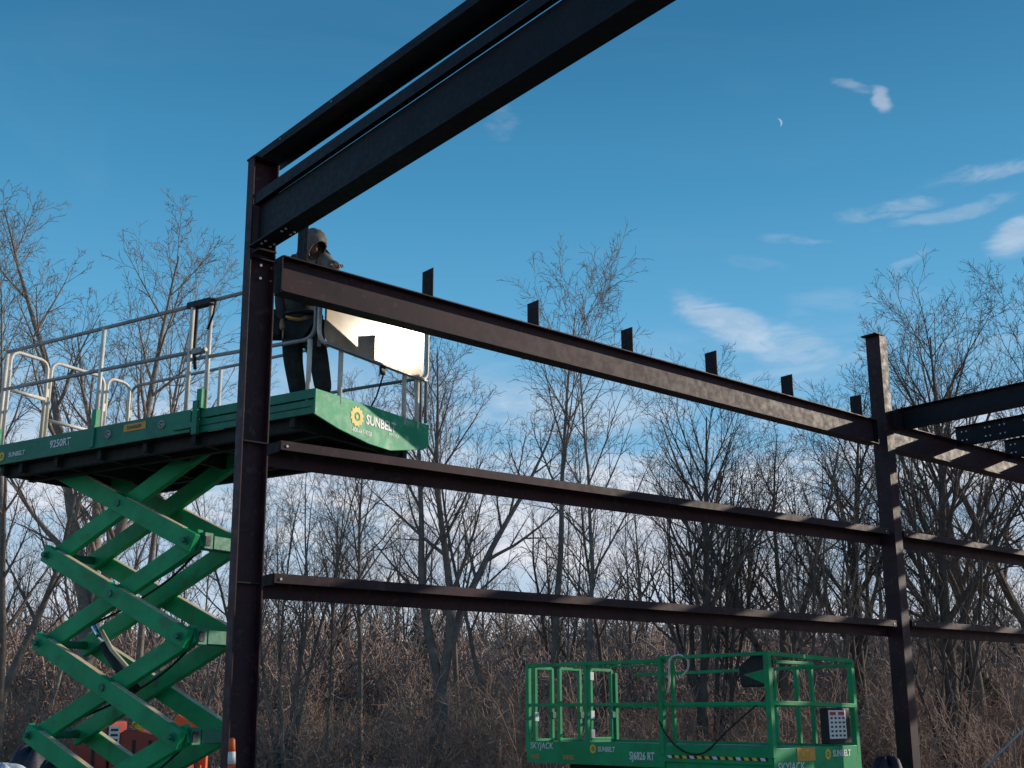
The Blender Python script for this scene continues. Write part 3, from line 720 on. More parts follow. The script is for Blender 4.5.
# orange lifting boom section
m = MB(); a = at(176, 719, 18.6); b = at(203, 735, 18.6); dr = (b - a).normalized(); m.obox((a + b) / 2, dr, ym, dr.cross(ym), (b - a).length / 2, .12, .085)
m.obox(V((b.x, b.y + .1, b.z / 2 - .05)), V((1, 0, 0)), V((0, 1, 0)), Z, .06, .06, b.z / 2)
m.obox(V((a.x, a.y + .2, a.z / 2 - .05)), V((1, 0, 0)), V((0, 1, 0)), Z, .06, .06, a.z / 2)
tag(m.build('orange_ramp', MT['orange'], origin=V(((a.x + b.x) / 2, 18.6, 0)), bevel=.02), 'bright orange sloping frame between the red machine and the lumber', 'frame')
# orange crate with lumber on it
c = at(216, 722, 19.5)
sr = thing('steel_rack', 'orange rack holding up a pile of pale lumber behind the near column', 'rack', V((c.x, c.y, 0)))
m = MB()
for dx in (-.28, .28):
    for dy in (-.3, .3): m.obox(V((c.x + dx, c.y + dy, .62)), V((1, 0, 0)), V((0, 1, 0)), Z, .035, .035, .62)
build_split(m, 'leg', MT['orange'], sr)
m = MB(); m.obox(V((c.x, c.y, 1.28)), V((1, 0, 0)), V((0, 1, 0)), Z, .34, .38, .09); m.build('rack_top', MT['orange'], sr, bevel=.01)
for k in range(3):
    o = MB().obox(V((c.x - .02 * k, c.y, 1.40 + .065 * k)), V((1, .04 * k, 0)).normalized(), V((-.04 * k, 1, 0)).normalized(), Z, .33 - .02 * k, .45, .028).build('lumber_board', MT['wood'], origin=V((c.x, c.y, 1.40 + .065 * k)), bevel=.004)
    tag(o, ('bottom board of the pale lumber pile on the orange rack', 'middle board of the pale lumber pile on the orange rack', 'top board of the pale lumber pile on the orange rack')[k], 'lumber')
# barricade
bY = 15.5; c = at(209, 760, bY)
bk = thing('barricade', 'white barricade board with orange legs at the foot of the near column', 'barricade', V((c.x, bY, 0)))
def BP(px, z, dy=0): p = at(px, 740, bY + dy); return V((p.x, p.y, z))
m = MB(); m.poly([BP(200, .55), BP(203, .95), BP(221, 1.02), BP(221, .55)], V((0, 1, 0)), .03); m.build('board', MT['white'], bk, bevel=.005)
for a, b in ((197, 201), (219, 222)):
    m = MB(); m.poly([BP(a, 0, -.03), BP(a + 1, .98, -.03), BP(b + 1, 1.05, -.03), BP(b + 2, 0, -.03)], V((0, 1, 0)), .05); m.build('leg', MT['orange'], bk, bevel=.005)
# delineator post in front of the column
dY = 9.0; c = at(239, 768, dY)
dl = thing('delineator_post', 'orange delineator post with a white band standing in front of the near column', 'traffic post', V((c.x, dY, 0)))
topz = at(231, 738, dY).z; topx = at(232, 738, dY).x
m = MB(); m.disc(V((c.x, dY, .03)), Z, .19, .03, 8, r2=.16); m.build('rubber_base', MT['black'], dl)
ax = V((c.x, dY, .06)); tp = V((topx, dY, topz))
def lerp(a, b, t): return a * (1 - t) + b * t
m = MB(); m.tube([ax, lerp(ax, tp, .875)], [.048, .028], 16); m.build('post_body', MT['orange'], dl)
m = MB(); m.tube([lerp(ax, tp, .876), lerp(ax, tp, .935)], [.030, .027], 16); m.build('reflective_band', MT['white'], dl)
m = MB(); m.tube([lerp(ax, tp, .936), lerp(ax, tp, .99), tp], [.026, .023, .015], 16); m.build('post_top', MT['orange'], dl)
# tarp covered bundles
def mound(name, px, py_top, Y, w, dpt, mat, label, cat, seed, squash=1.0):
    top = at(px, py_top, Y); c = V((top.x, Y, 0)); m = MB(); nu, nv = 28, 12; vs = []; fs = []
    for j in range(nv + 1):
        th = math.pi / 2 * j / nv
        for i in range(nu):
            ph = 2 * math.pi * i / nu
            k = 1 + .16 * noise.noise(V((math.cos(ph) * 1.6, math.sin(ph) * 1.6 + seed, j * .35))) + .05 * math.sin(ph * 7 + seed)
            cs = max(0.0, math.cos(th)) ** .55
            vs.append(c + V((math.cos(ph) * w * cs * k, math.sin(ph) * dpt * cs * k, top.z * math.sin(th) ** .8 * (1 + .05 * math.sin(ph * 5)))))
    for j in range(nv):
        for i in range(nu): fs.append((j * nu + i, j * nu + (i + 1) % nu, (j + 1) * nu + (i + 1) % nu, (j + 1) * nu + i))
    m.add(vs, fs, True)
    return tag(m.build(name, mat, origin=c), label, cat)
mound('tarp_bundle', 34, 748, 16, .38, .5, MT['tarp'], 'dark tarpaulin heap at the lower left corner beside the tall lift', 'tarp', 3)
mound('tarp_bundle', 56, 762, 15.2, .3, .3, MT['black'], 'black sheeting piled against the dark tarpaulin heap', 'sheeting', 5)
mound('snow_pile', 2, 767, 15.4, .5, .5, MT['snow'], 'small pile of old snow in the lower left corner', 'snow', 9)
mound('tarp_bundle', 888, 761, 13.2, .25, .2, MT['tarp_purple'], 'dark purple tarpaulin bundle at the foot of the far column', 'tarp', 12)
# guy cable at right
a = at(1060, 693, 12); b = at(985, 768, 12.6); b2 = b + (b - a).normalized() * 1.05
tag(MB().tube([a, b2], .012, 8).build('guy_cable', MT['galv'], origin=b2), 'grey guy cable slanting up at the lower right corner', 'cable')
# distant debris
for k, (px, py, w_) in enumerate(((4, 712, .7), (16, 722, .5), (22, 708, .45), (9, 726, .6))):
    c = at(px, py, 38); c.z = max(.0, c.z)
    m = MB()
    for q in range(7):
        p = V((c.x + random.uniform(-w_, w_), 38 + random.uniform(-.5, .5), random.uniform(.2, 1.5 if k in (0, 2) else .8)))
        ax_ = V((random.uniform(-1, 1), random.uniform(-1, 1), random.uniform(-.4, .4))).normalized(); ay_ = ax_.orthogonal().normalized()
        m.obox(p, ax_, ay_, ax_.cross(ay_), random.uniform(.1, .35), random.uniform(.08, .22), random.uniform(.03, .12))
    tag(m.build('debris_pile', [MT['orange'], MT['snow'], MT['wood'], MT['rail_grey']][k], origin=V((c.x, 38, 0))),
        ['orange scraps heaped at the wood edge, far left', 'whitish scraps at the wood edge near the orange heap', 'pale wood scraps beside the orange heap at far left', 'grey scraps lowest in the far left heap'][k], 'debris')

# ================================================================== GROUND
def ground_z(x, y):
    h = 0.0
    if y > 58: 
        k = min(1, (y - 58) / 50.0); h += 7.5 * k * k * (3 - 2 * k)
    h += .10 * noise.noise(V((x * .12, y * .12, 0))) * min(1, max(0, (y - 14) / 10))
    return h
nx, ny_ = 90, 110
xs_ = [(-1 if i < nx/2 else 1) * (abs(i - nx/2) / (nx/2)) ** 2.0 * 900 for i in range(nx + 1)]
ys_ = [-60 + 1500 * (j / ny_) ** 2.6 for j in range(ny_ + 1)]
m = MB(); m.add([(x, y, ground_z(x, y)) for y in ys_ for x in xs_], [(j*(nx+1)+i, j*(nx+1)+i+1, (j+1)*(nx+1)+i+1, (j+1)*(nx+1)+i) for j in range(ny_) for i in range(nx)], True)
gm = blotch('leafy_ground', (.24, .165, .135), (.36, .26, .215), .9, (.85, .97), 0, .5, (.24, .18, .13), 5, .7, spec=.1)
tag(m.build('ground', gm), None, None, kind='structure')
gv = blotch('gravel', (.13, .12, .11), (.22, .20, .185), 2.5, (.85, .97), 0, .6, (.32, .3, .28), 30, .7, spec=.15)
m = MB(); nn = 24
m.add([(x, y, .006 + ground_z(x, y)) for y in np.linspace(-25, 22, nn) for x in np.linspace(-26, 30, nn)], [(j*nn+i, j*nn+i+1, (j+1)*nn+i+1, (j+1)*nn+i) for j in range(nn-1) for i in range(nn-1)], True)
tag(m.build('gravel_yard', gv), None, None, kind='structure')

# ================================================================== TREES
def tubes_mesh(name, paths, mat, quick=False):
    """paths: list of (points Nx3, radii N); sides by thickness"""
    VV = []; FF = []; o = 0
    for pts, rs in paths:
        pts = np.asarray(pts, float); rs = np.asarray(rs, float); m_ = len(pts)
        n = 8 if rs[0] > .07 else (5 if rs[0] > .025 else 3)
        t = np.empty_like(pts); t[1:-1] = pts[2:] - pts[:-2]; t[0] = pts[1] - pts[0]; t[-1] = pts[-1] - pts[-2]
        t /= np.linalg.norm(t, axis=1)[:, None] + 1e-9
        ref = np.array([.31, .95, .05]) if abs(t[0, 1]) < .8 else np.array([1., 0, .1])
        a = ref - t * (t @ ref)[:, None]; a /= np.linalg.norm(a, axis=1)[:, None] + 1e-9
        b = np.cross(t, a)
        ang = np.arange(n) * 2 * math.pi / n
        ring = pts[:, None, :] + rs[:, None, None] * (a[:, None, :] * np.cos(ang)[None, :, None] + b[:, None, :] * np.sin(ang)[None, :, None])
        VV.append(ring.reshape(-1, 3))
        i = np.arange(m_ - 1)[:, None] * n; k = np.arange(n)[None, :]; k2 = (k + 1) % n
        FF.append((np.stack([i + k, i + k2, i + n + k2, i + n + k], -1).reshape(-1, 4)) + o)
        o += m_ * n
    VV = np.concatenate(VV); FF = np.concatenate(FF)
    return raw_mesh(name, VV, FF, mat)
def raw_mesh(name, VV, FF, mat):
    me = bpy.data.meshes.new(name)
    me.vertices.add(len(VV)); me.vertices.foreach_set('co', VV.astype(np.float32).ravel())
    me.loops.add(FF.size); me.loops.foreach_set('vertex_index', FF.astype(np.int32).ravel())
    me.polygons.add(len(FF)); me.polygons.foreach_set('loop_start', np.arange(len(FF), dtype=np.int32) * 4)
    try: me.polygons.foreach_set('loop_total', np.full(len(FF), 4, dtype=np.int32))
    except Exception: pass
    me.polygons.foreach_set('use_smooth', np.ones(len(FF), dtype=bool))
    me.update(calc_edges=True); me.materials.append(mat)
    return me
def unit(v): return v / (np.linalg.norm(v) + 1e-9)
def grow(rng, out, p, d, L, r, lvl, maxl, P):
    n = max(3, int(P['seg'][lvl]))
    pts = [p.copy()]; rs = [r]; st = L / n; dd = d.copy()
    for i in range(n):
        dd = unit(dd + rng.normal(0, P['wob'][lvl], 3) + np.array([0, 0, P['up'][lvl]]))
        pts.append(pts[-1] + dd * st)
        k = (i + 1) / n
        rs.append(max(P['rmin'], r * (1 - k * (.86 if lvl else .90))))
    out.append((pts, rs, lvl))
    if lvl >= maxl: return
    cnt = P['cnt'][lvl]; cnt = int(round(cnt * rng.uniform(.8, 1.2)))
    lo = P['lo'][lvl]
    az = rng.uniform(0, 6.28)
    for c in range(cnt):
        f = lo + (1 - lo) * ((c + rng.uniform(0, .9)) / cnt) ** P.get('pw', .9)
        f = min(f, .985); x = f * n; i = int(x); q = x - i
        pos = np.array(pts[i]) * (1 - q) + np.array(pts[i + 1]) * q
        rr = rs[i] * (1 - q) + rs[i + 1] * q
        td = unit(np.array(pts[i + 1]) - np.array(pts[i]))
        az += 2.4 + rng.uniform(-.5, .5)
        a = unit(np.cross(td, [.3, .2, 1.0]) if abs(td[2]) < .97 else np.cross(td, [1., 0, 0])); b = np.cross(td, a)
        side = a * math.cos(az) + b * math.sin(az)
        ang = math.radians(rng.uniform(*P['ang'][lvl]))
        nd = unit(td * math.cos(ang) + side * math.sin(ang))
        ln = L * rng.uniform(*P['len'][lvl]) * (1 - P['tap'][lvl] * f)
        grow(rng, out, pos, nd, ln, max(P['rmin'], min(rr * .66, rr * .28 + ln * .011)), lvl + 1, maxl, P)
BASE = dict(seg=[14, 7, 5, 3, 2], wob=[.03, .045, .05, .05, .06], up=[.03, .06, .02, .0, .0], cnt=[17, 7, 4, 2.4], lo=[.30, .18, .15, .2],
            ang=[(28, 48), (22, 42), (22, 45), (25, 50)], len=[(.26, .42), (.32, .55), (.36, .62), (.40, .75)], tap=[.55, .35, .3, .2], rmin=.0048)
def make_tree(kind, seed, detail=4):
    rng = np.random.default_rng(seed); P = {k: (list(v) if isinstance(v, list) else v) for k, v in BASE.items()}
    out = []; H = 14.0
    up = np.array([0, 0, 1.0])
    if kind == 'leader':        # one straight stem, fine ascending twigs
        P['lo'][0] = .34; P['cnt'][0] = 24
        grow(rng, out, np.zeros(3), unit(up + rng.normal(0, .03, 3)), H, .13, 0, detail, P)
    elif kind == 'high':        # bare stem, crown only in the upper half
        P['lo'][0] = .52; P['cnt'][0] = 18; P['len'][0] = (.30, .46); P['ang'][0] = (20, 38); P['cnt'][1] = 6; P['cnt'][2] = 4; P['lo'][0] = .55; P['cnt'][0] = 15
        grow(rng, out, np.zeros(3), unit(up + rng.normal(0, .03, 3)), H, .13, 0, detail, P)
    elif kind == 'fork':        # forks low into two or three leaders
        k = rng.uniform(.14, .22) * H
        trunk = [np.zeros(3), np.array([.03, 0, k * .5]), np.array([0., .02, k])]
        out.append((trunk, [.30, .25, .22], 0))
        P['cnt'][0] = 13; P['lo'][0] = .15; P['wob'][0] = .055; P['up'][0] = .045
        nf = 3; a0 = rng.uniform(0, 6.28)
        for i in range(nf):
            a = a0 + i * 2 * math.pi / nf + rng.uniform(-.4, .4); an = math.radians(rng.uniform(12, 27))
            grow(rng, out, trunk[-1] - up * .1, np.array([math.cos(a) * math.sin(an), math.sin(a) * math.sin(an), math.cos(an)]), (H - k) * rng.uniform(.75, 1.03), .15, 0, detail, P)
    elif kind == 'clump':       # many stems from one root
        P['cnt'][0] = 11; P['lo'][0] = .28; P['wob'][0] = .06; P['up'][0] = .04; nf = 6
        for i in range(nf):
            a = i * 2 * math.pi / nf + rng.uniform(-.4, .4); an = math.radians(rng.uniform(4, 20))
            grow(rng, out, np.array([math.cos(a) * .18, math.sin(a) * .18, -.05]), np.array([math.cos(a) * math.sin(an), math.sin(a) * math.sin(an), math.cos(an)]), H * rng.uniform(.7, 1.0), .10, 0, detail, P)
    elif kind == 'broad':       # short thick trunk, dense spreading crown
        P['cnt'][0] = 22; P['lo'][0] = .20; P['len'][0] = (.40, .62); P['ang'][0] = (25, 48); P['cnt'][1] = 8; P['up'][1] = .08; P['tap'][0] = .62
        grow(rng, out, np.zeros(3), unit(up + rng.normal(0, .04, 3)), H, .24, 0, detail, P)
    elif kind == 'sapling':
        P['cnt'][0] = 16; P['lo'][0] = .25; P['len'][0] = (.16, .30); P['wob'][0] = .06
        grow(rng, out, np.zeros(3), unit(up + rng.normal(0, .07, 3)), H, .06, 0, min(detail, 3), P)
    elif kind == 'lean':
        P['wob'][0] = .05; P['up'][0] = .05
        grow(rng, out, np.zeros(3), unit(up + np.array([.26, .03, 0])), H, .10, 0, detail, P)
    top = max(float(np.max(np.asarray(p)[:, 2])) for p, r, l in out); q = H / top
    out = [(np.asarray(p) * q, np.asarray(r) * (q if l < 2 else 1), l) for p, r, l in out]
    trunk = [(p, r) for p, r, l in out if l == 0]; crown = [(p, r) for p, r, l in out if l > 0]
    for p, r in trunk: p[0] = p[0] + np.array([0, 0, -.15])
    trunk[0][1][0] *= 1.25
    return trunk, crown
PROTO = {}
def proto(kind, seed, tone, detail):
    key = (kind, seed, tone, detail)
    if key not in PROTO:
        t, c = make_tree(kind, seed, detail)
        PROTO[key] = (tubes_mesh('trunk', t, MT['bark_' + tone]), tubes_mesh('branches', c, MT['twig_' + tone]))
    return PROTO[key]
def place_tree(kind, seed, tone, px, ytop, Y, label, rot=None, group=None, detail=4, name='bare_tree', widen=1.0):
    top = at(px, ytop, Y); gz = ground_z(top.x, Y); h = top.z - gz
    tm, cm = proto(kind, seed, tone, detail)
    o = bpy.data.objects.new(name, None); col.objects.link(o); o.location = (top.x, Y, gz); s = h / 14.0 / (1.0 if kind != 'lean' else .93)
    o.scale = (s * widen, s * widen, s); o.rotation_euler = (0, 0, random.uniform(0, 6.28) if rot is None else rot)
    tag(o, label, 'tree', group)
    a = bpy.data.objects.new('trunk', tm); a.parent = o; col.objects.link(a)
    b = bpy.data.objects.new('crown', cm); b.parent = o; col.objects.link(b)
    return o
# the trees one can tell apart: kind, seed, tone, px, top y, distance, label
KEY = [
 ('fork', 31, 'grey', 38, 330, 24, 'nearest thick grey trunk at far left, standing behind the scissor arms', .3),
 ('high', 1, 'pale', 20, 178, 33, 'tall pale bare tree at the far left edge, reaching above the lift rails', 0.2),
 ('high', 2, 'pale', 62, 196, 31, 'pale slender tree behind the leftmost gate hoops of the lift', 1.2),
 ('sapling', 3, 'pale', 84, 250, 36, 'thin bare tree just right of the thick trunks at far left', 2.2),
 ('fork', 4, 'pale', 128, 186, 34, 'wide forked pale tree rising over the left lift rail, tallest there', .5),
 ('high', 5, 'pale', 172, 226, 36, 'pale tree right of the wide forked one, left of the near column', 3.2),
 ('sapling', 6, 'grey', 222, 330, 33, 'thin sapling seen between the lift rails and the near column', 0),
 ('clump', 7, 'grey', 298, 405, 29, 'many stemmed clump just right of the near column', .8),
 ('sapling', 8, 'grey', 337, 380, 31, 'thin straight sapling right of the clump by the near column', 1.1),
 ('leader', 9, 'grey', 372, 360, 35, 'thin grey tree below the sunlit sign board', 2),
 ('fork', 10, 'grey', 446, 318, 28, 'low forked tree with thick trunk, left of the small lift', 1.9),
 ('high', 11, 'grey', 462, 352, 35, 'straight tree standing behind the low forked one', .4),
 ('lean', 12, 'grey', 505, 345, 31, 'leaning tree crossing left of the tallest middle tree', 2.9),
 ('high', 13, 'grey', 540, 206, 31, 'tallest middle tree with a rounded airy top above the beam', 1.0),
 ('lean', 14, 'pale', 563, 262, 32, 'slim tree leaning right beside the tallest middle tree', .1),
 ('sapling', 15, 'grey', 575, 400, 30, 'young tree just right of the tallest middle trunk', 0),
 ('leader', 16, 'dark', 600, 392, 38, 'thin dark tree between the tallest middle tree and the dense dark one', .9),
 ('broad', 17, 'dark', 684, 338, 30, 'dense dark spreading tree right behind the small lift', 2.5),
 ('clump', 18, 'dark', 700, 385, 33, 'dark many stemmed clump close to the right of the dense dark tree', .3),
 ('fork', 19, 'grey', 762, 372, 34, 'forked bushy tree behind the control box of the small lift', 1.3),
 ('broad', 20, 'dark', 835, 322, 34, 'bushy topped tree left of the far column', 1.7),
 ('clump', 21, 'grey', 806, 390, 31, 'clump of upright stems above the right end of the small lift', .6),
 ('broad', 22, 'dark', 906, 268, 33, 'twiggy tree just right of the far column top', 2.6),
 ('broad', 23, 'grey', 940, 292, 36, 'wide twiggy tree above the roof beam at right', 1.1),
 ('leader', 24, 'dark', 986, 262, 32, 'tallest tree at the right, pointed top above the roof beam', .2),
 ('fork', 25, 'grey', 1018, 300, 34, 'forked tree cut off by the right edge', .9),
 ('clump', 26, 'dark', 920, 420, 29, 'dark clump of stems right of the far column, under the beam', 2.1),
 ('sapling', 27, 'pale', 990, 520, 24, 'pale thin leaning sapling near the guy cable', 2.6),
 ('sapling', 28, 'pale', 880, 560, 27, 'pale thin sapling between the small lift and the far column', .5),
 ('lean', 29, 'grey', 300, 610, 24, 'low leaning stem crossing the brush right of the near column', 3.4),
]
for kd, sd_, tone, px, yt, Y, lab, rot in KEY:
    place_tree(kd, sd_, tone, px, yt, Y, lab, rot)
# background wood: trees nothing tells apart, in three groups
rg = random.Random(11)
kinds = ['leader', 'high', 'fork', 'clump', 'leader', 'broad', 'sapling']
GR = [(-60, 250, 'background wood left of the near column', 'bare tree in the background wood left of the near column'),
      (250, 870, 'background wood between the columns', 'bare tree in the background wood between the two columns'),
      (870, 1090, 'background wood right of the far column', 'bare tree in the background wood right of the far column')]
NB = 58
for i in range(NB):
    px = -60 + 1150 * ((i + rg.random()) / NB)
    Y = rg.uniform(40, 78)
    g = [g for g in GR if g[0] <= px < g[1]][0]
    yb = 430 if 200 < px < 620 else (420 if px < 200 else 385)
    yt = yb + rg.uniform(0, 120) + (Y - 40) * 1.2
    kd = kinds[rg.randrange(len(kinds))]; sd_ = 100 + rg.randrange(2); tone = rg.choice(['grey', 'grey', 'dark'])
    place_tree(kd, sd_, tone, px, yt, Y, g[3], rot=rg.uniform(0, 6.28), group=g[2], detail=3)
# a dark evergreen bush or two in the wood
def cedar(px, ytop, Y, w, label, seed):
    top = at(px, ytop, Y); rng = np.random.default_rng(seed); h = top.z; n = 5200
    f = rng.random(n) ** .8; zz = .25 + f * (h - .25); rad_ = w * (1 - f) ** .7 * rng.random(n) ** .45 * (1 + .25 * np.sin(zz * 5 + seed)); a = rng.random(n) * 6.28
    c = np.stack([rad_ * np.cos(a), rad_ * np.sin(a), zz], -1)
    u = rng.normal(0, 1, (n, 3)); u /= np.linalg.norm(u, axis=1)[:, None]; v_ = np.cross(u, rng.normal(0, 1, (n, 3))); v_ /= np.linalg.norm(v_, axis=1)[:, None]
    s = rng.uniform(.025, .065, n)[:, None]
    VV = np.stack([c - u * s - v_ * s * .3, c + u * s - v_ * s * .3, c + u * s + v_ * s * .3, c - u * s + v_ * s * .3], 1).reshape(-1, 3)
    FF = np.arange(n * 4).reshape(-1, 4)
    o = thing('cedar_tree', label, 'tree', V((top.x, Y, ground_z(top.x, Y))))
    me = raw_mesh('crown', VV, FF, MT['conifer']); q = bpy.data.objects.new('crown', me); q.parent = o; col.objects.link(q)
    tm = tubes_mesh('trunk', [([np.array([0, 0, -.1]), np.array([0, 0, h * .5]), np.array([0, 0, h * .92])], [.09, .06, .02])], MT['bark_dark']); q = bpy.data.objects.new('trunk', tm); q.parent = o; col.objects.link(q)
cedar(418, 612, 60, 1.6, 'dark evergreen among the brush left of the small lift', 2)
cedar(972, 655, 40, 1.3, 'dark evergreen bush low at the right beyond the far column', 3)

# brush: uncountable thicket of thin stems
def shrub(seed, h):
    rng = np.random.default_rng(seed); out = []
    P = dict(seg=[5, 3, 2], wob=[.13, .2, .25], up=[.02, .05, .0], cnt=[6, 3], lo=[.2, .2], ang=[(20, 55), (25, 60)], len=[(.3, .6), (.35, .7)], tap=[.4, .3], rmin=.006)
    for i in range(9):
        a = rng.uniform(0, 6.28); an = math.radians(rng.uniform(2, 38)); r_ = rng.uniform(0, .6)
        grow(rng, out, np.array([math.cos(a) * r_, math.sin(a) * r_, -.05]), np.array([math.cos(a) * math.sin(an), math.sin(a) * math.sin(an), math.cos(an)]), h * rng.uniform(.5, 1.0), .012, 0, 2, P)
    return [(p, r) for p, r, l in out]
def thicket(name, mat, label, cat, n, yr, hr, xpad, seed, rscale=1.0):
    rng = np.random.default_rng(seed); temps = []
    for k in range(10):
        me = tubes_mesh('tmp', [(p, np.array(r) * rscale) for p, r in shrub(seed * 50 + k, 2.0)], mat)
        v = np.empty(len(me.vertices) * 3, dtype=np.float32); me.vertices.foreach_get('co', v); f = np.empty(len(me.loops), dtype=np.int32); me.loops.foreach_get('vertex_index', f)
        temps.append((v.reshape(-1, 3), f.reshape(-1, 4))); bpy.data.meshes.remove(me)
    VV = []; FF = []; o = 0
    for i in range(n):
        Y = yr[0] + (yr[1] - yr[0]) * rng.random() ** 1.1; hw = .47 * Y + xpad; x = rng.uniform(-hw, hw)
        v, f = temps[rng.integers(10)]; a = rng.uniform(0, 6.28); s = rng.uniform(*hr) / 2.0 * (1 + .35 * noise.noise(V((x * .1, Y * .1, seed))))
        c_, s_ = math.cos(a), math.sin(a); sx = max(s, .8)
        w = np.stack([(v[:, 0] * c_ - v[:, 1] * s_) * sx + x, (v[:, 0] * s_ + v[:, 1] * c_) * sx + Y, v[:, 2] * s + ground_z(x, Y)], -1)
        VV.append(w); FF.append(f + o); o += len(v)
    me = raw_mesh(name, np.concatenate(VV), np.concatenate(FF), mat)
    ob = bpy.data.objects.new(name, me); col.objects.link(ob); tag(ob, label, cat, kind='stuff')
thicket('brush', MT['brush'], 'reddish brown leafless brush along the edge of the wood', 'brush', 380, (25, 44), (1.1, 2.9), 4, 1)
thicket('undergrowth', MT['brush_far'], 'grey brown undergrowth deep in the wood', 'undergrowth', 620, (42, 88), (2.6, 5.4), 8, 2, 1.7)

# ================================================================== MOON
mc = at(778, 123, 900); m = MB(); vs = []; rr = 3.6
tocam = (CAM - mc).normalized(); mx_ = tocam.cross(Z).normalized() * -1; mu = mx_.cross(tocam) * -1
if mu.z < 0: mu = -mu
k = 14; tilt = R(14)
ax_ = mx_ * math.cos(tilt) + mu * math.sin(tilt); au_ = mu * math.cos(tilt) - mx_ * math.sin(tilt)
for i in range(k + 1):
    a = -math.pi / 2 + math.pi * i / k
    vs.append(mc + ax_ * (math.cos(a) * rr) + au_ * (math.sin(a) * rr)); vs.append(mc + ax_ * (math.cos(a) * rr * .55) + au_ * (math.sin(a) * rr))
m.add(vs, [(2*i, 2*i+1, 2*i+3, 2*i+2) for i in range(k)])
mm, nt, b = new_mat('moonlight'); b.inputs['Base Color'].default_value = (.5, .6, .7, 1); b.inputs['Emission Color'].default_value = (.42, .62, .80, 1); b.inputs['Emission Strength'].default_value = .42
tag(m.build('moon', mm, origin=mc), 'faint thin crescent moon in the blue sky at upper right', 'moon')

# ================================================================== SUN AND SKY
SUN_AZ, SUN_EL = R(70.2), R(17.35)      # azimuth measured from +Y towards +X
sv = V((math.sin(SUN_AZ) * math.cos(SUN_EL), math.cos(SUN_AZ) * math.cos(SUN_EL), math.sin(SUN_EL)))
sd_ = bpy.data.lights.new('sun', 'SUN'); sd_.energy = 4.0; sd_.angle = R(.5); sd_.color = (1.0, .88, .72)
so_ = bpy.data.objects.new('sun', sd_); col.objects.link(so_); so_.rotation_euler = (-sv).to_track_quat('-Z', 'Y').to_euler(); so_.location = sv * 50

w = bpy.data.worlds.new('World'); scene.world = w; w.use_nodes = True; nt = w.node_tree; nt.nodes.clear(); Lk = nt.links.new
outn = N(nt, 'ShaderNodeOutputWorld'); bg = N(nt, 'ShaderNodeBackground'); Lk(bg.outputs[0], outn.inputs[0])
sky = N(nt, 'ShaderNodeTexSky'); sky.sky_type = 'NISHITA'; sky.sun_disc = False; sky.sun_elevation = SUN_EL; sky.sun_rotation = SUN_AZ
sky.air_density = 1.0; sky.dust_density = .4; sky.ozone_density = 1.6
tc = N(nt, 'ShaderNodeTexCoord'); sep = N(nt, 'ShaderNodeSeparateXYZ'); Lk(tc.outputs['Generated'], sep.inputs[0])
def MATH(op, a, b=None, c=None, clamp=False):
    n = N(nt, 'ShaderNodeMath', operation=op); n.use_clamp = clamp
    for i, x in enumerate((a, b, c)):
        if x is None: continue
        if isinstance(x, (int, float)): n.inputs[i].default_value = x
        else: Lk(x, n.inputs[i])
    return n.outputs[0]
# tint of the clear sky: matched to the deep cyan-blue of a winter afternoon
tint = N(nt, 'ShaderNodeValToRGB'); el = tint.color_ramp.elements
el[0].position = 0.0; el[0].color = (.68, .74, .84, 1)
el[1].position = 1.0; el[1].color = (.012, .08, .19, 1)
for p, c in ((.12, (.48, .65, .84, 1)), (.21, (.22, .51, .78, 1)), (.31, (.118, .42, .71, 1)), (.41, (.062, .305, .56, 1)), (.52, (.032, .20, .40, 1)), (.7, (.02, .13, .28, 1))):
    e = el.new(p); e.color = c
Lk(sep.outputs['Z'], tint.inputs['Fac'])
skys = N(nt, 'ShaderNodeMix', data_type='RGBA', blend_type='MULTIPLY'); skys.inputs[0].default_value = 1
Lk(sky.outputs[0], skys.inputs[6]); skys.inputs[7].default_value = (.085, .085, .085, 1)
base = N(nt, 'ShaderNodeMix', data_type='RGBA'); base.inputs[0].default_value = .90
Lk(skys.outputs[2], base.inputs[6]); Lk(tint.outputs['Color'], base.inputs[7])
# clouds: a planar projection of the view direction keeps wisps stretched towards the horizon
yy = MATH('MAXIMUM', sep.outputs['Y'], .05)
U = MATH('DIVIDE', sep.outputs['X'], yy); Wd = MATH('DIVIDE', sep.outputs['Z'], yy)
cmb = N(nt, 'ShaderNodeCombineXYZ'); Lk(MATH('MULTIPLY', sep.outputs['X'], 1.0), cmb.inputs[0]); Lk(sep.outputs['Y'], cmb.inputs[1]); Lk(MATH('MULTIPLY', sep.outputs['Z'], 3.2), cmb.inputs[2])
def NOISE(scale, detail=8, rough=.6, dist=.4, vec=None):
    n = N(nt, 'ShaderNodeTexNoise', Scale=scale, Detail=detail, Roughness=rough, Distortion=dist); Lk(vec or cmb.outputs[0], n.inputs['Vector']); return n.outputs['Fac']
def RANGE(x, a, b, c=0.0, d=1.0, smooth=True):
    n = N(nt, 'ShaderNodeMapRange'); n.interpolation_type = 'SMOOTHSTEP' if smooth else 'LINEAR'
    n.inputs[1].default_value = a; n.inputs[2].default_value = b; n.inputs[3].default_value = c; n.inputs[4].default_value = d
    Lk(x, n.inputs[0]); return n.outputs[0]
big = NOISE(3.4); fine = NOISE(11, 9, .65, .6)
band = MATH('MULTIPLY', RANGE(sep.outputs['Z'], .33, .14), RANGE(MATH('ADD', MATH('MULTIPLY', big, .7), MATH('MULTIPLY', fine, .3)), .42, .58))
mask = MATH('MULTIPLY', band, .92)
veil = MATH('MULTIPLY', MATH('MULTIPLY', RANGE(NOISE(1.7, 6, .6, 1.0), .5, .8), RANGE(sep.outputs['Z'], .62, .3)), .12)
mask = MATH('MAXIMUM', mask, veil)
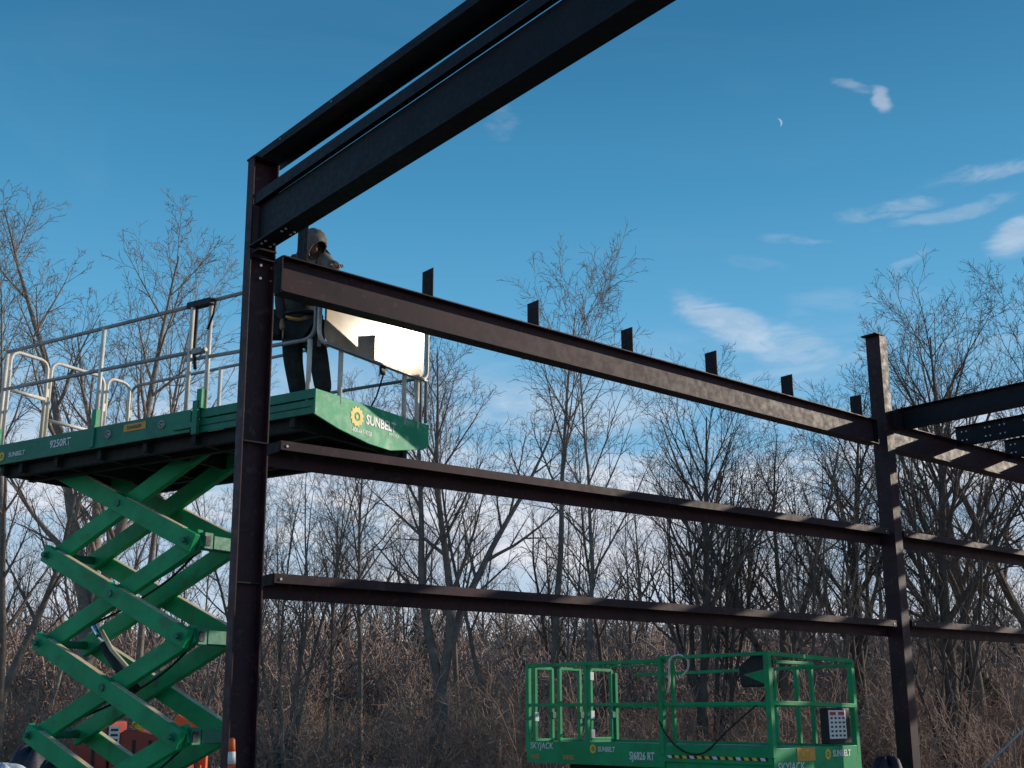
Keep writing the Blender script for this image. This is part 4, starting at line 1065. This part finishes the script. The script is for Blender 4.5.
def wisp(px, py, ang, lx, ly, strength, lo=.35, hi=.75):
    """elliptic soft wisp centred on a sky direction, tangent-plane coordinates"""
    global mask
    p = at(px, py, 1.0) - CAM; u0, w0 = p.x, p.z
    du = MATH('SUBTRACT', U, u0); dw = MATH('SUBTRACT', Wd, w0); ca, sa = math.cos(R(ang)), math.sin(R(ang))
    a = MATH('DIVIDE', MATH('ADD', MATH('MULTIPLY', du, ca), MATH('MULTIPLY', dw, sa)), lx / F)
    b = MATH('DIVIDE', MATH('SUBTRACT', MATH('MULTIPLY', dw, ca), MATH('MULTIPLY', du, sa)), ly / F)
    r2 = MATH('ADD', MATH('MULTIPLY', a, a), MATH('MULTIPLY', b, b))
    fall = RANGE(r2, 1.0, 0.0)
    strength *= .8
    q = MATH('MULTIPLY', MATH('POWER', fall, 1.3), RANGE(MATH('ADD', fine2, MATH('MULTIPLY', fall, .22)), lo + .12, hi + .08))
    mask = MATH('MAXIMUM', mask, MATH('MULTIPLY', q, strength))
fine2 = NOISE(24, 9, .62, .9)
wx = NOISE(9, 5, .6, .5); wz = NOISE(13, 5, .6, .5)
U = MATH('ADD', U, MATH('MULTIPLY', MATH('SUBTRACT', wx, .5), .05)); Wd = MATH('ADD', Wd, MATH('MULTIPLY', MATH('SUBTRACT', wz, .5), .03))
for a in [(735, 328, -26, 92, 32, .58, .25, .7), (700, 310, -10, 46, 22, .55, .3, .7), (790, 345, -12, 80, 34, .4), (881, 98, -50, 22, 13, .6, .2, .6), (850, 86, -20, 34, 11, .3),
          (888, 207, 8, 80, 13, .32), (950, 211, 12, 120, 12, .28), (1000, 168, 14, 120, 16, .30), (1020, 236, 30, 50, 24, .55, .2, .6), (800, 238, -6, 60, 9, .16), (905, 262, 28, 46, 9, .16),
          (500, 118, -60, 45, 22, .16), (755, 262, -10, 40, 12, .12), (600, 420, 5, 140, 26, .35), (860, 300, 5, 120, 25, .15)]:
    wisp(*a)
cl = N(nt, 'ShaderNodeMix', data_type='RGBA'); Lk(mask, cl.inputs[0]); Lk(base.outputs[2], cl.inputs[6])
cc = N(nt, 'ShaderNodeMix', data_type='RGBA'); Lk(RANGE(fine, .35, .7), cc.inputs[0]); cc.inputs[6].default_value = (.56, .62, .74, 1); cc.inputs[7].default_value = (.88, .89, .94, 1)
Lk(cc.outputs[2], cl.inputs[7])
Lk(cl.outputs[2], bg.inputs['Color']); bg.inputs['Strength'].default_value = 1.0

for o in scene.objects:
    if o.parent is None and 'category' in o and 'kind' not in o: o['kind'] = 'thing'
# ================================================================== RENDER SETTINGS
scene.view_settings.view_transform = 'Standard'; scene.view_settings.look = 'None'; scene.view_settings.exposure = 0; scene.view_settings.gamma = 1
scene.render.resolution_x = 1024; scene.render.resolution_y = 768
